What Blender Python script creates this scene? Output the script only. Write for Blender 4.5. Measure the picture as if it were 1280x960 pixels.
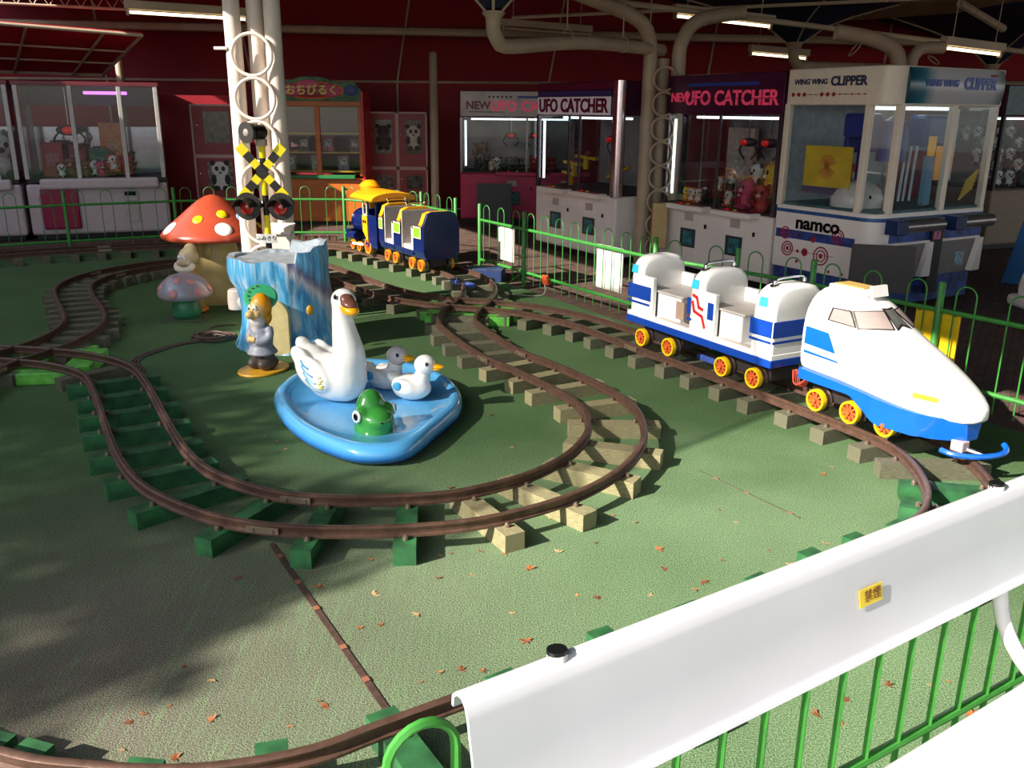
import bpy, bmesh, math, random
from mathutils import Vector, Matrix, Euler

# ------------------------------------------------------------------ camera, light, exposure
for _o in list(bpy.data.objects):
    bpy.data.objects.remove(_o)
SC = bpy.context.scene
COL = SC.collection
R = math.radians
PI = math.pi
CAM_H, CAM_F, CAM_PITCH, CAM_ROLL = 1.6, 1110.0, R(17.15), R(0.5)
_f = Vector((0, math.cos(CAM_PITCH), -math.sin(CAM_PITCH)))
_u0 = Vector((0, math.sin(CAM_PITCH), math.cos(CAM_PITCH)))
_r0 = Vector((1, 0, 0))
_r = _r0 * math.cos(CAM_ROLL) + _u0 * math.sin(CAM_ROLL)
_u = -_r0 * math.sin(CAM_ROLL) + _u0 * math.cos(CAM_ROLL)
cam_data = bpy.data.cameras.new('camera')
cam = bpy.data.objects.new('camera', cam_data)
COL.objects.link(cam)
cam.matrix_world = Matrix(((_r.x, _u.x, -_f.x, 0), (_r.y, _u.y, -_f.y, 0), (_r.z, _u.z, -_f.z, CAM_H), (0, 0, 0, 1)))
cam_data.sensor_width = 36
cam_data.lens = CAM_F / 1280 * 36
cam_data.clip_end = 200
SC.camera = cam

SUN_AZ, SUN_EL = R(33), R(31)      # azimuth in which shadows fall, and height of the sun
SHADOW = Vector((math.cos(SUN_AZ), math.sin(SUN_AZ), 0))
TO_SUN = Vector((-SHADOW.x * math.cos(SUN_EL), -SHADOW.y * math.cos(SUN_EL), math.sin(SUN_EL)))

world = bpy.data.worlds.new('sky')
SC.world = world
world.use_nodes = True
nt = world.node_tree
nt.nodes.clear()
sky = nt.nodes.new('ShaderNodeTexSky')
sky.sky_type = 'NISHITA'
sky.sun_disc = False
sky.sun_elevation = SUN_EL
sky.sun_rotation = math.atan2(TO_SUN.x, TO_SUN.y)
sky.air_density = 1.0
sky.dust_density = 1.2
bg = nt.nodes.new('ShaderNodeBackground')
bg.inputs['Strength'].default_value = 0.27
out = nt.nodes.new('ShaderNodeOutputWorld')
hs = nt.nodes.new('ShaderNodeHueSaturation')
hs.inputs['Saturation'].default_value = 0.55
nt.links.new(sky.outputs[0], hs.inputs['Color'])
nt.links.new(hs.outputs[0], bg.inputs[0])
nt.links.new(bg.outputs[0], out.inputs[0])

sun_data = bpy.data.lights.new('sun', 'SUN')
sun_data.energy = 10.8
sun_data.angle = R(0.55)
sun_data.color = (1.0, 0.93, 0.82)
sun = bpy.data.objects.new('sun', sun_data)
COL.objects.link(sun)
sun.rotation_euler = (-TO_SUN).to_track_quat('-Z', 'Y').to_euler()
sun.location = TO_SUN * 30

vs = SC.view_settings
vs.view_transform = 'Standard'
vs.look = 'None'
vs.gamma = 1
vs.use_curve_mapping = False
vs.exposure = 0.0

# ------------------------------------------------------------------ helpers
rnd = random.Random(7)

def ray(x, y):
    return _f + _r * ((x - 640) / CAM_F) - _u * ((y - 480) / CAM_F)

def G(x, y, z=0.0):
    """point of the level plane at height z seen at a pixel of the 1280x960 photograph"""
    d = ray(x, y)
    t = (z - CAM_H) / d.z
    return Vector((d.x * t, d.y * t, z))

def D(x, y, Y):
    """point seen at a pixel, standing on the upright plane at distance Y"""
    d = ray(x, y)
    t = Y / d.y
    return Vector((d.x * t, Y, CAM_H + d.z * t))

def lin(c):
    if isinstance(c, str):
        c = tuple(int(c[i:i + 2], 16) for i in (0, 2, 4))
    o = []
    for v in c:
        v /= 255.0
        o.append(v / 12.92 if v <= 0.04045 else ((v + 0.055) / 1.055) ** 2.4)
    return (*o, 1.0)

MATS = {}

def mat(name, col, rough=0.5, metal=0.0, var=0.06, scale=14.0, bump=0.0, bscale=60.0, coat=0.0, emit=0.0, stretch=None, dirt=None):
    if name in MATS:
        return MATS[name]
    m = bpy.data.materials.new(name)
    MATS[name] = m
    m.use_nodes = True
    n, l = m.node_tree.nodes, m.node_tree.links
    b = n['Principled BSDF']
    c = lin(col)
    b.inputs['Roughness'].default_value = rough
    b.inputs['Metallic'].default_value = metal
    if coat:
        b.inputs['Coat Weight'].default_value = coat
        b.inputs['Coat Roughness'].default_value = 0.08
    tc = n.new('ShaderNodeTexCoord')
    src = tc.outputs['Object']
    if stretch:
        mp = n.new('ShaderNodeMapping')
        mp.inputs['Scale'].default_value = stretch
        l.new(src, mp.inputs[0])
        src = mp.outputs[0]
    nz = n.new('ShaderNodeTexNoise')
    nz.inputs['Scale'].default_value = scale
    nz.inputs['Detail'].default_value = 5
    l.new(src, nz.inputs['Vector'])
    rp = n.new('ShaderNodeValToRGB')
    rp.color_ramp.elements[0].position = 0.3
    rp.color_ramp.elements[1].position = 0.7
    d = lin(dirt) if dirt else tuple(max(0, v * (1 - 2.2 * var)) for v in c[:3]) + (1,)
    rp.color_ramp.elements[0].color = d
    rp.color_ramp.elements[1].color = tuple(min(1, v * (1 + var)) for v in c[:3]) + (1,)
    l.new(nz.outputs['Fac'], rp.inputs[0])
    l.new(rp.outputs[0], b.inputs['Base Color'])
    if bump:
        nb = n.new('ShaderNodeTexNoise')
        nb.inputs['Scale'].default_value = bscale
        l.new(src, nb.inputs['Vector'])
        bp = n.new('ShaderNodeBump')
        bp.inputs['Strength'].default_value = bump
        bp.inputs['Distance'].default_value = 0.01
        l.new(nb.outputs['Fac'], bp.inputs['Height'])
        l.new(bp.outputs[0], b.inputs['Normal'])
    if emit:
        b.inputs['Emission Color'].default_value = c
        b.inputs['Emission Strength'].default_value = emit
    return m

def glass(name='pane_glass', tint=(0.93, 0.96, 0.97), rough=0.02, refl=1.0):
    if name in MATS:
        return MATS[name]
    m = bpy.data.materials.new(name)
    MATS[name] = m
    m.use_nodes = True
    n, l = m.node_tree.nodes, m.node_tree.links
    n.clear()
    o = n.new('ShaderNodeOutputMaterial')
    t = n.new('ShaderNodeBsdfTransparent')
    t.inputs[0].default_value = (*tint, 1)
    g = n.new('ShaderNodeBsdfGlossy')
    g.inputs['Roughness'].default_value = rough
    fr = n.new('ShaderNodeFresnel')
    # a thin pane mirrors alike from both of its faces
    ge = n.new('ShaderNodeNewGeometry')
    io = n.new('ShaderNodeMath')
    io.operation = 'MULTIPLY_ADD'
    io.inputs[1].default_value = 1 / 1.45 - 1.45
    io.inputs[2].default_value = 1.45
    l.new(ge.outputs['Backfacing'], io.inputs[0])
    l.new(io.outputs[0], fr.inputs[0])
    mx = n.new('ShaderNodeMixShader')
    l.new(fr.outputs[0], mx.inputs[0])
    l.new(t.outputs[0], mx.inputs[1])
    l.new(g.outputs[0], mx.inputs[2])
    l.new(mx.outputs[0], o.inputs[0])
    return m

class MB:
    """collects shapes that end up in one mesh"""
    def __init__(s):
        s.v, s.f, s.m = [], [], []

    def add(s, verts, faces, mi=0):
        k = len(s.v)
        s.v += [tuple(v) for v in verts]
        s.f += [tuple(i + k for i in f) for f in faces]
        s.m += [mi] * len(faces)
        return s

    def box(s, c, size, rot=None, mi=0):
        x, y, z = (q / 2 for q in size)
        vs_ = [Vector((a, b, d)) for d in (-z, z) for b in (-y, y) for a in (-x, x)]
        if rot is not None:
            M = rot if isinstance(rot, Matrix) else Euler(rot).to_matrix()
            vs_ = [M @ q for q in vs_]
        c = Vector(c)
        return s.add([q + c for q in vs_], [(0, 2, 3, 1), (4, 5, 7, 6), (0, 1, 5, 4), (2, 6, 7, 3), (0, 4, 6, 2), (1, 3, 7, 5)], mi)

    def prism(s, pts, ext, mi=0):
        """polygon (3-D points) pushed along a vector"""
        pts = [Vector(p) for p in pts]
        ext = Vector(ext)
        n_ = len(pts)
        f = [tuple(range(n_))[::-1], tuple(range(n_, 2 * n_))]
        f += [(i, (i + 1) % n_, n_ + (i + 1) % n_, n_ + i) for i in range(n_)]
        return s.add(pts + [p + ext for p in pts], f, mi)

    def loft(s, rings, cap0=True, cap1=True, mi=0, closed=True):
        n_ = len(rings[0])
        vs_ = [p for r_ in rings for p in r_]
        f = []
        for k in range(len(rings) - 1):
            for i in range(n_ if closed else n_ - 1):
                j = (i + 1) % n_
                f.append((k * n_ + i, k * n_ + j, (k + 1) * n_ + j, (k + 1) * n_ + i))
        if cap0:
            f.append(tuple(range(n_))[::-1])
        if cap1:
            f.append(tuple(range((len(rings) - 1) * n_, len(rings) * n_)))
        return s.add(vs_, f, mi)

    def tube(s, path, r, n=8, closed=False, mi=0, caps=True):
        path = [Vector(p) for p in path]
        N = len(path)
        rs = r if isinstance(r, (list, tuple)) else [r] * N
        rings = []
        prev = None
        for i, p in enumerate(path):
            if closed:
                t = path[(i + 1) % N] - path[i - 1]
            else:
                t = path[min(i + 1, N - 1)] - path[max(i - 1, 0)]
            t.normalize()
            if prev is None:
                a = Vector((0, 0, 1)) if abs(t.z) < 0.9 else Vector((1, 0, 0))
                x = t.cross(a).normalized()
            else:
                x = (prev - t * prev.dot(t)).normalized()
            prev = x
            y = t.cross(x)
            rings.append([p + (x * math.cos(2 * PI * k / n) + y * math.sin(2 * PI * k / n)) * rs[i] for k in range(n)])
        if closed:
            rings.append(rings[0])
            return s.loft(rings, False, False, mi)
        return s.loft(rings, caps, caps, mi)

    def cyl(s, p0, p1, r0, r1=None, n=16, mi=0):
        return s.tube([p0, p1], [r0, r0 if r1 is None else r1], n, mi=mi)

    def lathe(s, prof, n=24, c=(0, 0, 0), mod=None, mi=0, axis=None):
        c = Vector(c)
        rings = []
        for r_, z in prof:
            ring = []
            for k in range(n):
                a = 2 * PI * k / n
                q = r_ * (mod(a, z) if mod else 1)
                p = Vector((q * math.cos(a), q * math.sin(a), z))
                if axis is not None:
                    p = axis @ p
                ring.append(p + c)
            rings.append(ring)
        return s.loft(rings, True, True, mi)

    def ell(s, c, rad, rot=None, n=16, m=10, mi=0):
        c = Vector(c)
        M = None
        if rot is not None:
            M = rot if isinstance(rot, Matrix) else Euler(rot).to_matrix()
        vs_, f = [], []
        for i in range(1, m):
            t = PI * i / m
            for k in range(n):
                a = 2 * PI * k / n
                p = Vector((rad[0] * math.sin(t) * math.cos(a), rad[1] * math.sin(t) * math.sin(a), -rad[2] * math.cos(t)))
                vs_.append((M @ p if M else p) + c)
        b = Vector((0, 0, -rad[2]))
        t_ = Vector((0, 0, rad[2]))
        vs_ += [(M @ b if M else b) + c, (M @ t_ if M else t_) + c]
        for i in range(m - 2):
            for k in range(n):
                j = (k + 1) % n
                f.append((i * n + k, i * n + j, (i + 1) * n + j, (i + 1) * n + k))
        L = (m - 1) * n
        for k in range(n):
            j = (k + 1) % n
            f.append((L, j, k))
            f.append((L + 1, (m - 2) * n + k, (m - 2) * n + j))
        return s.add(vs_, f, mi)

    def torus(s, c, R_, r, nrm=(0, 0, 1), n=32, k=8, mi=0, a0=0, a1=2 * PI):
        q = Vector(nrm).to_track_quat('Z', 'Y').to_matrix()
        c = Vector(c)
        full = abs(a1 - a0 - 2 * PI) < 1e-6
        cnt = n if full else n + 1
        pts = [c + q @ Vector((R_ * math.cos(a0 + (a1 - a0) * i / n), R_ * math.sin(a0 + (a1 - a0) * i / n), 0)) for i in range(cnt)]
        return s.tube(pts, r, k, closed=full, mi=mi)

    def mesh(s, name, mats, smooth=True, angle=40):
        me = bpy.data.meshes.new(name)
        me.from_pydata(s.v, [], s.f)
        for m in (mats if isinstance(mats, (list, tuple)) else [mats]):
            me.materials.append(m)
        for p, i in zip(me.polygons, s.m):
            p.material_index = i
        bm = bmesh.new()
        bm.from_mesh(me)
        bmesh.ops.recalc_face_normals(bm, faces=bm.faces)
        bm.to_mesh(me)
        bm.free()
        if smooth:
            me.polygons.foreach_set('use_smooth', [True] * len(me.polygons))
            me.set_sharp_from_angle(angle=R(angle))
        me.update()
        return me

    def build(s, name, mats, parent=None, smooth=True, bevel=0.0, loc=None, rot=None, angle=40, seg=2):
        o = link(name, s.mesh(name, mats, smooth, angle), parent, loc, rot)
        if bevel:
            b = o.modifiers.new('bevel', 'BEVEL')
            b.width = bevel
            b.segments = seg
            b.limit_method = 'ANGLE'
            b.angle_limit = R(35)
        return o

    def fuse(s, name, mats, parent=None, voxel=0.01, smooth=6, loc=None):
        """one continuous skin over all collected shapes"""
        me = s.mesh('tmp', mats, False)
        t = bpy.data.objects.new('tmp', me)
        COL.objects.link(t)
        q = t.modifiers.new('r', 'REMESH')
        q.mode = 'VOXEL'
        q.voxel_size = voxel
        if smooth:
            w = t.modifiers.new('s', 'SMOOTH')
            w.iterations = smooth
            w.factor = 0.5
        dg = bpy.context.evaluated_depsgraph_get()
        nm = bpy.data.meshes.new_from_object(t.evaluated_get(dg))
        bpy.data.objects.remove(t)
        nm.name = name
        nm.polygons.foreach_set('use_smooth', [True] * len(nm.polygons))
        return link(name, nm, parent, loc)

def link(name, data, parent=None, loc=None, rot=None):
    o = bpy.data.objects.new(name, data)
    COL.objects.link(o)
    if parent is not None:
        o.parent = parent
    if loc is not None:
        o.location = loc
    if rot is not None:
        o.rotation_euler = rot
    return o

def tag(o, label, cat, group=None, kind=None):
    o['label'] = label
    o['category'] = cat
    if group:
        o['group'] = group
    if kind:
        o['kind'] = kind
    return o

def thing(name, label, cat, loc=(0, 0, 0), rotz=0.0, group=None):
    o = link(name, None, None, loc, (0, 0, rotz))
    o.empty_display_size = 0.1
    return tag(o, label, cat, group)

def struct(o):
    o['kind'] = 'structure'
    return o

def dup(root, loc=None, rotz=None, label=None, group=None, scale=None):
    r_ = root.copy()
    COL.objects.link(r_)
    if loc is not None:
        r_.location = loc
    if rotz is not None:
        r_.rotation_euler = (0, 0, rotz)
    if scale is not None:
        r_.scale = (scale, scale, scale)
    if label:
        r_['label'] = label
    if group:
        r_['group'] = group
    for ch in list(root.children):
        c = ch.copy()
        COL.objects.link(c)
        c.parent = r_
        for g in list(ch.children):
            d = g.copy()
            COL.objects.link(d)
            d.parent = c
    return r_

def text_mesh(name, txt, size, m, parent=None, loc=(0, 0, 0), rot=None, depth=0.002, align='CENTER', xs=1.0, shear=0.0, bold=0.0):
    cu = bpy.data.curves.new('t', 'FONT')
    cu.body = txt
    cu.size = size
    cu.align_x = align
    cu.align_y = 'CENTER'
    cu.extrude = depth
    cu.shear = shear
    cu.offset = bold
    cu.resolution_u = 3
    t = bpy.data.objects.new('t', cu)
    COL.objects.link(t)
    dg = bpy.context.evaluated_depsgraph_get()
    me = bpy.data.meshes.new_from_object(t.evaluated_get(dg))
    bpy.data.objects.remove(t)
    bpy.data.curves.remove(cu)
    if xs != 1.0:
        for v in me.vertices:
            v.co.x *= xs
    me.materials.clear()
    me.materials.append(m)
    return link(name, me, parent, loc, rot)

def spline(P, step=0.05, closed=False):
    """even points along a smooth curve through the control points"""
    P = [Vector((*p, 0)) if len(p) == 2 else Vector(p) for p in P]
    n_ = len(P)
    o = []
    for i in range(n_ if closed else n_ - 1):
        p1, p2 = P[i], P[(i + 1) % n_]
        p0 = P[i - 1] if (i > 0 or closed) else p1 * 2 - p2
        p3 = P[(i + 2) % n_] if (i + 2 < n_ or closed) else p2 * 2 - p1
        k = max(2, int((p2 - p1).length / 0.01))
        for j in range(k):
            t = j / k
            o.append(0.5 * ((2 * p1) + (p2 - p0) * t + (2 * p0 - 5 * p1 + 4 * p2 - p3) * t * t + (3 * p1 - p0 - 3 * p2 + p3) * t ** 3))
    if not closed:
        o.append(P[-1])
    for _ in range(3):      # light smoothing
        q = o[:]
        for i in range(len(o)):
            if closed or 0 < i < len(o) - 1:
                q[i] = (o[i - 1] + o[i] * 2 + o[(i + 1) % len(o)]) / 4
        o = q
    res = [o[0]]
    acc = 0
    seq = o[1:] + ([o[0]] if closed else [])
    prev = o[0]
    for p in seq:
        acc += (p - prev).length
        prev = p
        if acc >= step:
            res.append(p.copy())
            acc = 0
    return res

def quad_grid(mb, x0, x1, y0, y1, z, n=1, mi=0):
    mb.add([(x0, y0, z), (x1, y0, z), (x1, y1, z), (x0, y1, z)], [(0, 1, 2, 3)], mi)

WHITE_PAINT = mat('white_paint', (225, 222, 220), 0.35, var=0.03)
BLACK = mat('black_plastic', (18, 18, 20), 0.4)
CHROME = mat('chrome', (205, 205, 208), 0.18, 1.0, var=0.02)
U = Vector((0.507, -0.862, 0))      # the long wall of the arcade runs this way
NRM = Vector((0.862, 0.507, 0))
# ------------------------------------------------------------------ ground, walls, roof
def turf_material():
    m = bpy.data.materials.new('turf')
    MATS['turf'] = m
    m.use_nodes = True
    n, l = m.node_tree.nodes, m.node_tree.links
    b = n['Principled BSDF']
    b.inputs['Roughness'].default_value = 0.95
    b.inputs['Specular IOR Level'].default_value = 0.15
    tc = n.new('ShaderNodeTexCoord')
    fine = n.new('ShaderNodeTexNoise')
    fine.inputs['Scale'].default_value = 190
    fine.inputs['Detail'].default_value = 3
    l.new(tc.outputs['Object'], fine.inputs['Vector'])
    mid = n.new('ShaderNodeTexNoise')
    mid.inputs['Scale'].default_value = 1.3
    mid.inputs['Detail'].default_value = 6
    l.new(tc.outputs['Object'], mid.inputs['Vector'])
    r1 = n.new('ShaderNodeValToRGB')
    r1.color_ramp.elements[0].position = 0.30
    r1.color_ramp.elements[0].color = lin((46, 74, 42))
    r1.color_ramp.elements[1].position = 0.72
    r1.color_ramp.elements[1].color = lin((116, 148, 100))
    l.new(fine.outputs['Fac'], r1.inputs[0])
    # paler pile towards the bench: some fading, plus sunlight put into the colour
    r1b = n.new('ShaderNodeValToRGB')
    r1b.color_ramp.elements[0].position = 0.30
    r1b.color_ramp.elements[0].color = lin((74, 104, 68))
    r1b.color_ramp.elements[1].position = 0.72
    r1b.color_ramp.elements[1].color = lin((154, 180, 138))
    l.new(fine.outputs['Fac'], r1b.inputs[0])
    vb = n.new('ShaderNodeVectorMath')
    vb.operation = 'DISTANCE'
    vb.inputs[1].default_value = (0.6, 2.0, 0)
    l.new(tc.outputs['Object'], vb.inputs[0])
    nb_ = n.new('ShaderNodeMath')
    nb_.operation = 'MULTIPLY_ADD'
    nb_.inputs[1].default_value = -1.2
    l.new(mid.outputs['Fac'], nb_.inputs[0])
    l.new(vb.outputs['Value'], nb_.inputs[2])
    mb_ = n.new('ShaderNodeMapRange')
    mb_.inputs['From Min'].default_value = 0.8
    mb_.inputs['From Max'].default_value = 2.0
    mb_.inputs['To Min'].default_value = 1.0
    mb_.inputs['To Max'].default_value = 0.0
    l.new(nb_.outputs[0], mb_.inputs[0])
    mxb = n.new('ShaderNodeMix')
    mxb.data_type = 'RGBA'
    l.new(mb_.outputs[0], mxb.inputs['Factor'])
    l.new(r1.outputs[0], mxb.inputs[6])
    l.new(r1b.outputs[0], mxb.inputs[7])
    # worn, greyed pile: streaks along the carpet rolls, strongest by the front left bend
    mp = n.new('ShaderNodeMapping')
    mp.inputs['Rotation'].default_value = (0, 0, R(29))
    mp.inputs['Scale'].default_value = (70, 4, 1)
    l.new(tc.outputs['Object'], mp.inputs[0])
    st = n.new('ShaderNodeTexNoise')
    st.inputs['Scale'].default_value = 1.0
    st.inputs['Detail'].default_value = 4
    l.new(mp.outputs[0], st.inputs['Vector'])
    vm = n.new('ShaderNodeVectorMath')
    vm.operation = 'DISTANCE'
    vm.inputs[1].default_value = (-1.35, 2.2, 0)
    l.new(tc.outputs['Object'], vm.inputs[0])
    mr = n.new('ShaderNodeMapRange')
    mr.inputs['From Min'].default_value = 0.2
    mr.inputs['From Max'].default_value = 1.9
    mr.inputs['To Min'].default_value = 1.0
    mr.inputs['To Max'].default_value = 0.0
    l.new(vm.outputs['Value'], mr.inputs[0])
    a = n.new('ShaderNodeMath')
    a.operation = 'MULTIPLY'
    l.new(mr.outputs[0], a.inputs[0])
    sr = n.new('ShaderNodeMapRange')
    sr.inputs['From Min'].default_value = 0.2
    sr.inputs['From Max'].default_value = 0.5
    l.new(st.outputs['Fac'], sr.inputs[0])
    l.new(sr.outputs[0], a.inputs[1])
    grey = n.new('ShaderNodeValToRGB')
    grey.color_ramp.elements[0].position = 0.3
    grey.color_ramp.elements[0].color = lin((84, 78, 68))
    grey.color_ramp.elements[1].position = 0.75
    grey.color_ramp.elements[1].color = lin((146, 138, 124))
    l.new(fine.outputs['Fac'], grey.inputs[0])
    mx = n.new('ShaderNodeMix')
    mx.data_type = 'RGBA'
    l.new(a.outputs[0], mx.inputs['Factor'])
    l.new(mxb.outputs[2], mx.inputs[6])
    l.new(grey.outputs[0], mx.inputs[7])
    # broad fading
    fade = n.new('ShaderNodeMix')
    fade.data_type = 'RGBA'
    fade.blend_type = 'MULTIPLY'
    fr = n.new('ShaderNodeValToRGB')
    fr.color_ramp.elements[0].position = 0.3
    fr.color_ramp.elements[0].color = (0.72, 0.76, 0.72, 1)
    fr.color_ramp.elements[1].position = 0.65
    fr.color_ramp.elements[1].color = (1, 1, 1, 1)
    l.new(mid.outputs['Fac'], fr.inputs[0])
    fade.inputs['Factor'].default_value = 1.0
    l.new(mx.outputs[2], fade.inputs[6])
    l.new(fr.outputs[0], fade.inputs[7])
    l.new(fade.outputs[2], b.inputs['Base Color'])
    bp = n.new('ShaderNodeBump')
    bp.inputs['Strength'].default_value = 0.6
    bp.inputs['Distance'].default_value = 0.008
    l.new(fine.outputs['Fac'], bp.inputs['Height'])
    l.new(bp.outputs[0], b.inputs['Normal'])
    return m

def brick_material(name, c1, c2, joint, scale, rot=0.0):
    m = bpy.data.materials.new(name)
    MATS[name] = m
    m.use_nodes = True
    n, l = m.node_tree.nodes, m.node_tree.links
    b = n['Principled BSDF']
    b.inputs['Roughness'].default_value = 0.85
    tc = n.new('ShaderNodeTexCoord')
    mp = n.new('ShaderNodeMapping')
    mp.inputs['Rotation'].default_value = (0, 0, rot)
    l.new(tc.outputs['Object'], mp.inputs[0])
    br = n.new('ShaderNodeTexBrick')
    br.inputs['Scale'].default_value = scale
    br.inputs['Color1'].default_value = lin(c1)
    br.inputs['Color2'].default_value = lin(c2)
    br.inputs['Mortar'].default_value = lin(joint)
    br.inputs['Mortar Size'].default_value = 0.012
    l.new(mp.outputs[0], br.inputs['Vector'])
    nz = n.new('ShaderNodeTexNoise')
    nz.inputs['Scale'].default_value = 6
    nz.inputs['Detail'].default_value = 8
    l.new(tc.outputs['Object'], nz.inputs['Vector'])
    mx = n.new('ShaderNodeMix')
    mx.data_type = 'RGBA'
    mx.blend_type = 'MULTIPLY'
    mx.inputs['Factor'].default_value = 0.6
    l.new(br.outputs['Color'], mx.inputs[6])
    l.new(nz.outputs['Color'], mx.inputs[7])
    l.new(mx.outputs[2], b.inputs['Base Color'])
    bp = n.new('ShaderNodeBump')
    bp.inputs['Strength'].default_value = 0.5
    bp.inputs['Distance'].default_value = 0.01
    bp.invert = True
    l.new(br.outputs['Fac'], bp.inputs['Height'])
    l.new(bp.outputs[0], b.inputs['Normal'])
    return m

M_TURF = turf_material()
M_PAVE = brick_material('paving_brick', (126, 96, 84), (104, 78, 70), (70, 54, 50), 4.5, R(-59.5))

LEFT_FENCE = [(-6.6, 9.0), (-5.62, 9.68), (-5.02, 10.06), (-4.0, 10.62), (-3.0, 10.95), (-2.07, 11.0)]
MID_FENCE = [(-2.07, 11.0), (-1.06, 10.35), (-0.62, 9.63)]
RIGHT_FENCE = [(-0.34, 9.05), (0.1, 8.33), (1.07, 6.68), (1.56, 6.15), (1.93, 5.67), (2.41, 4.93), (2.9, 4.17), (3.4, 3.4)]

mb = MB()
quad_grid(mb, -40, 40, -30, 40, -0.012)
struct(mb.build('floor', M_PAVE, smooth=False))
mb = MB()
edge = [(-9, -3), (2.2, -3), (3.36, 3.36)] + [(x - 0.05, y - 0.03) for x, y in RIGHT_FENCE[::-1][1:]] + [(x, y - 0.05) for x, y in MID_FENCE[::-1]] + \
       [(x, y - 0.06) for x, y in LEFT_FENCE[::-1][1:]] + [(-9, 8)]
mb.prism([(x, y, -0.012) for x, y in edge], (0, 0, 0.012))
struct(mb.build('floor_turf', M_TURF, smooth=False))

# joint strips between the carpet rolls
M_SEAM = mat('seam_strip', (78, 56, 46), 0.8, var=0.2, scale=40)
def seam(name, a, b, w=0.02, m=M_SEAM):
    a, b = Vector(a), Vector(b)
    d = (b - a).normalized()
    s_ = Vector((-d.y, d.x, 0)) * w / 2
    q = MB()
    L = (b - a).length
    q.prism([a - s_, b - s_, b + s_, a + s_], (0, 0, 0.004))
    o = struct(q.build(name, m, smooth=False))
    k = 0.12
    while k < L:
        e = MB()
        c = a + d * k
        e.prism([c - s_ * 0.9 - d * 0.012, c - s_ * 0.9 + d * 0.012, c + s_ * 0.9 + d * 0.012, c + s_ * 0.9 - d * 0.012], (0, 0, 0.007))
        e.build('strip_clip', mat('strip_clip', (150, 96, 72), 0.7), o, smooth=False)
        k += 0.24 + rnd.uniform(-0.06, 0.06)
seam('trim_1', G(339, 680), G(530, 955))
seam('trim_2', G(872, 588), G(1000, 648), 0.008, mat('seam_line', (86, 92, 70), 0.9))

# red tent walls behind the machines
M_RED = mat('red_tarpaulin', (196, 18, 40), 0.62, var=0.12, scale=1.2, bump=0.15, bscale=9)
M_RED2 = mat('dark_red_tarpaulin', (156, 8, 32), 0.62, var=0.15, scale=0.8, bump=0.15, bscale=7)
M_BEIGE = mat('beige_paint', (196, 176, 152), 0.5, var=0.08, scale=5)
M_BEIGE_D = mat('beige_fabric', (176, 150, 112), 0.8, var=0.12, scale=2)
M_NAVY = mat('navy_fabric', (24, 34, 62), 0.75, var=0.2, scale=1.5, bump=0.2, bscale=5)
WY = 15.2
mb = MB()
mb.box((0, WY + 0.05, 1.0), (34, 0.06, 2.0))
mb.add([(-17, WY, 2.0), (17, WY, 2.0), (17, WY + 0.5, 4.4), (-17, WY + 0.5, 4.4)], [(0, 1, 2, 3)])
wall_back = struct(mb.build('wall_back', M_RED2, smooth=False))
mb = MB()
mb.cyl((-17, WY - 0.03, 2.02), (17, WY - 0.03, 2.02), 0.022, n=8)
mb.build('seam_bar', M_BEIGE, wall_back)
for x0, x1 in ((-6.9, -6.6), (-4.62, -4.25), (-1.6, -1.9), (0.9, 0.55), (3.4, 3.1), (6.2, 5.9)):
    mb = MB()
    mb.tube([(x0, WY + 0.33, 3.9), (x1, WY - 0.03, 2.02), (x1, WY - 0.03, 0)], 0.018, 6)
    mb.build('rope', M_BEIGE, wall_back)
mb = MB()
mb.box((-9.0, 6.5, 2.2), (0.08, 19, 4.4))
struct(mb.build('wall_left', M_RED2, smooth=False))

mb = MB()
mb.box((-4.5, 13.1, 0.88), (1.1, 0.03, 1.76), (0, 0, R(10)))
mb.box((-3.98, 13.2, 0.88), (0.05, 0.05, 1.76))
tp = tag(link('tarpaulin_panel', mb.mesh('tarpaulin_panel', M_RED2, False)), 'red tarpaulin panel between the white claw machine and the narrow locker', 'panel')
# the flat roof over the arcade; its open edge runs along the fence
EA, EB = Vector((0.9, -3.3, 0)), Vector((-8.7, 15.9, 0))
mb = MB()
mb.prism([(EA.x, EA.y, 3.42), (20, EA.y, 3.42), (20, 15.9, 3.42), (EB.x, EB.y, 3.42)], (0, 0, 0.08))
struct(mb.build('ceiling', M_NAVY, smooth=False))

# shade net stretched out from the roof edge; it lets about half of the sun through
def net_material():
    m = bpy.data.materials.new('shade_net')
    MATS['shade_net'] = m
    m.use_nodes = True
    n, l = m.node_tree.nodes, m.node_tree.links
    n.clear()
    o = n.new('ShaderNodeOutputMaterial')
    t_ = n.new('ShaderNodeBsdfTransparent')
    d_ = n.new('ShaderNodeBsdfDiffuse')
    d_.inputs[0].default_value = lin((150, 140, 120))
    x_ = n.new('ShaderNodeMixShader')
    x_.inputs[0].default_value = 0.58
    l.new(t_.outputs[0], x_.inputs[1])
    l.new(d_.outputs[0], x_.inputs[2])
    l.new(x_.outputs[0], o.inputs[0])
    return m
NZ = 3.55
back_ = SHADOW * (NZ / math.tan(SUN_EL))
e0, e1 = Vector((-1.6, 1.85, 0)) - back_, Vector((2.6, 5.75, 0)) - back_
nd = Vector((-0.68, 0.73, 0))
net = thing('shade_net', 'pale shade net stretched from the roof edge above the tracks', 'net', (e0.x, e0.y, NZ))
MB().add([Vector((0, 0, 0)), e1 - e0, e1 - e0 + nd * 3.5, nd * 3.5], [(0, 1, 2, 3)]).build('mesh_sheet', net_material(), net, False)
for a_, b_ in ((Vector((0, 0, 0)), e1 - e0), (Vector((0, 0, 0)), nd * 3.5), (e1 - e0, e1 - e0 + nd * 3.5)):
    MB().tube([a_, b_], 0.012, 6).build('edge_cable', M_BEIGE, net)

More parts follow.
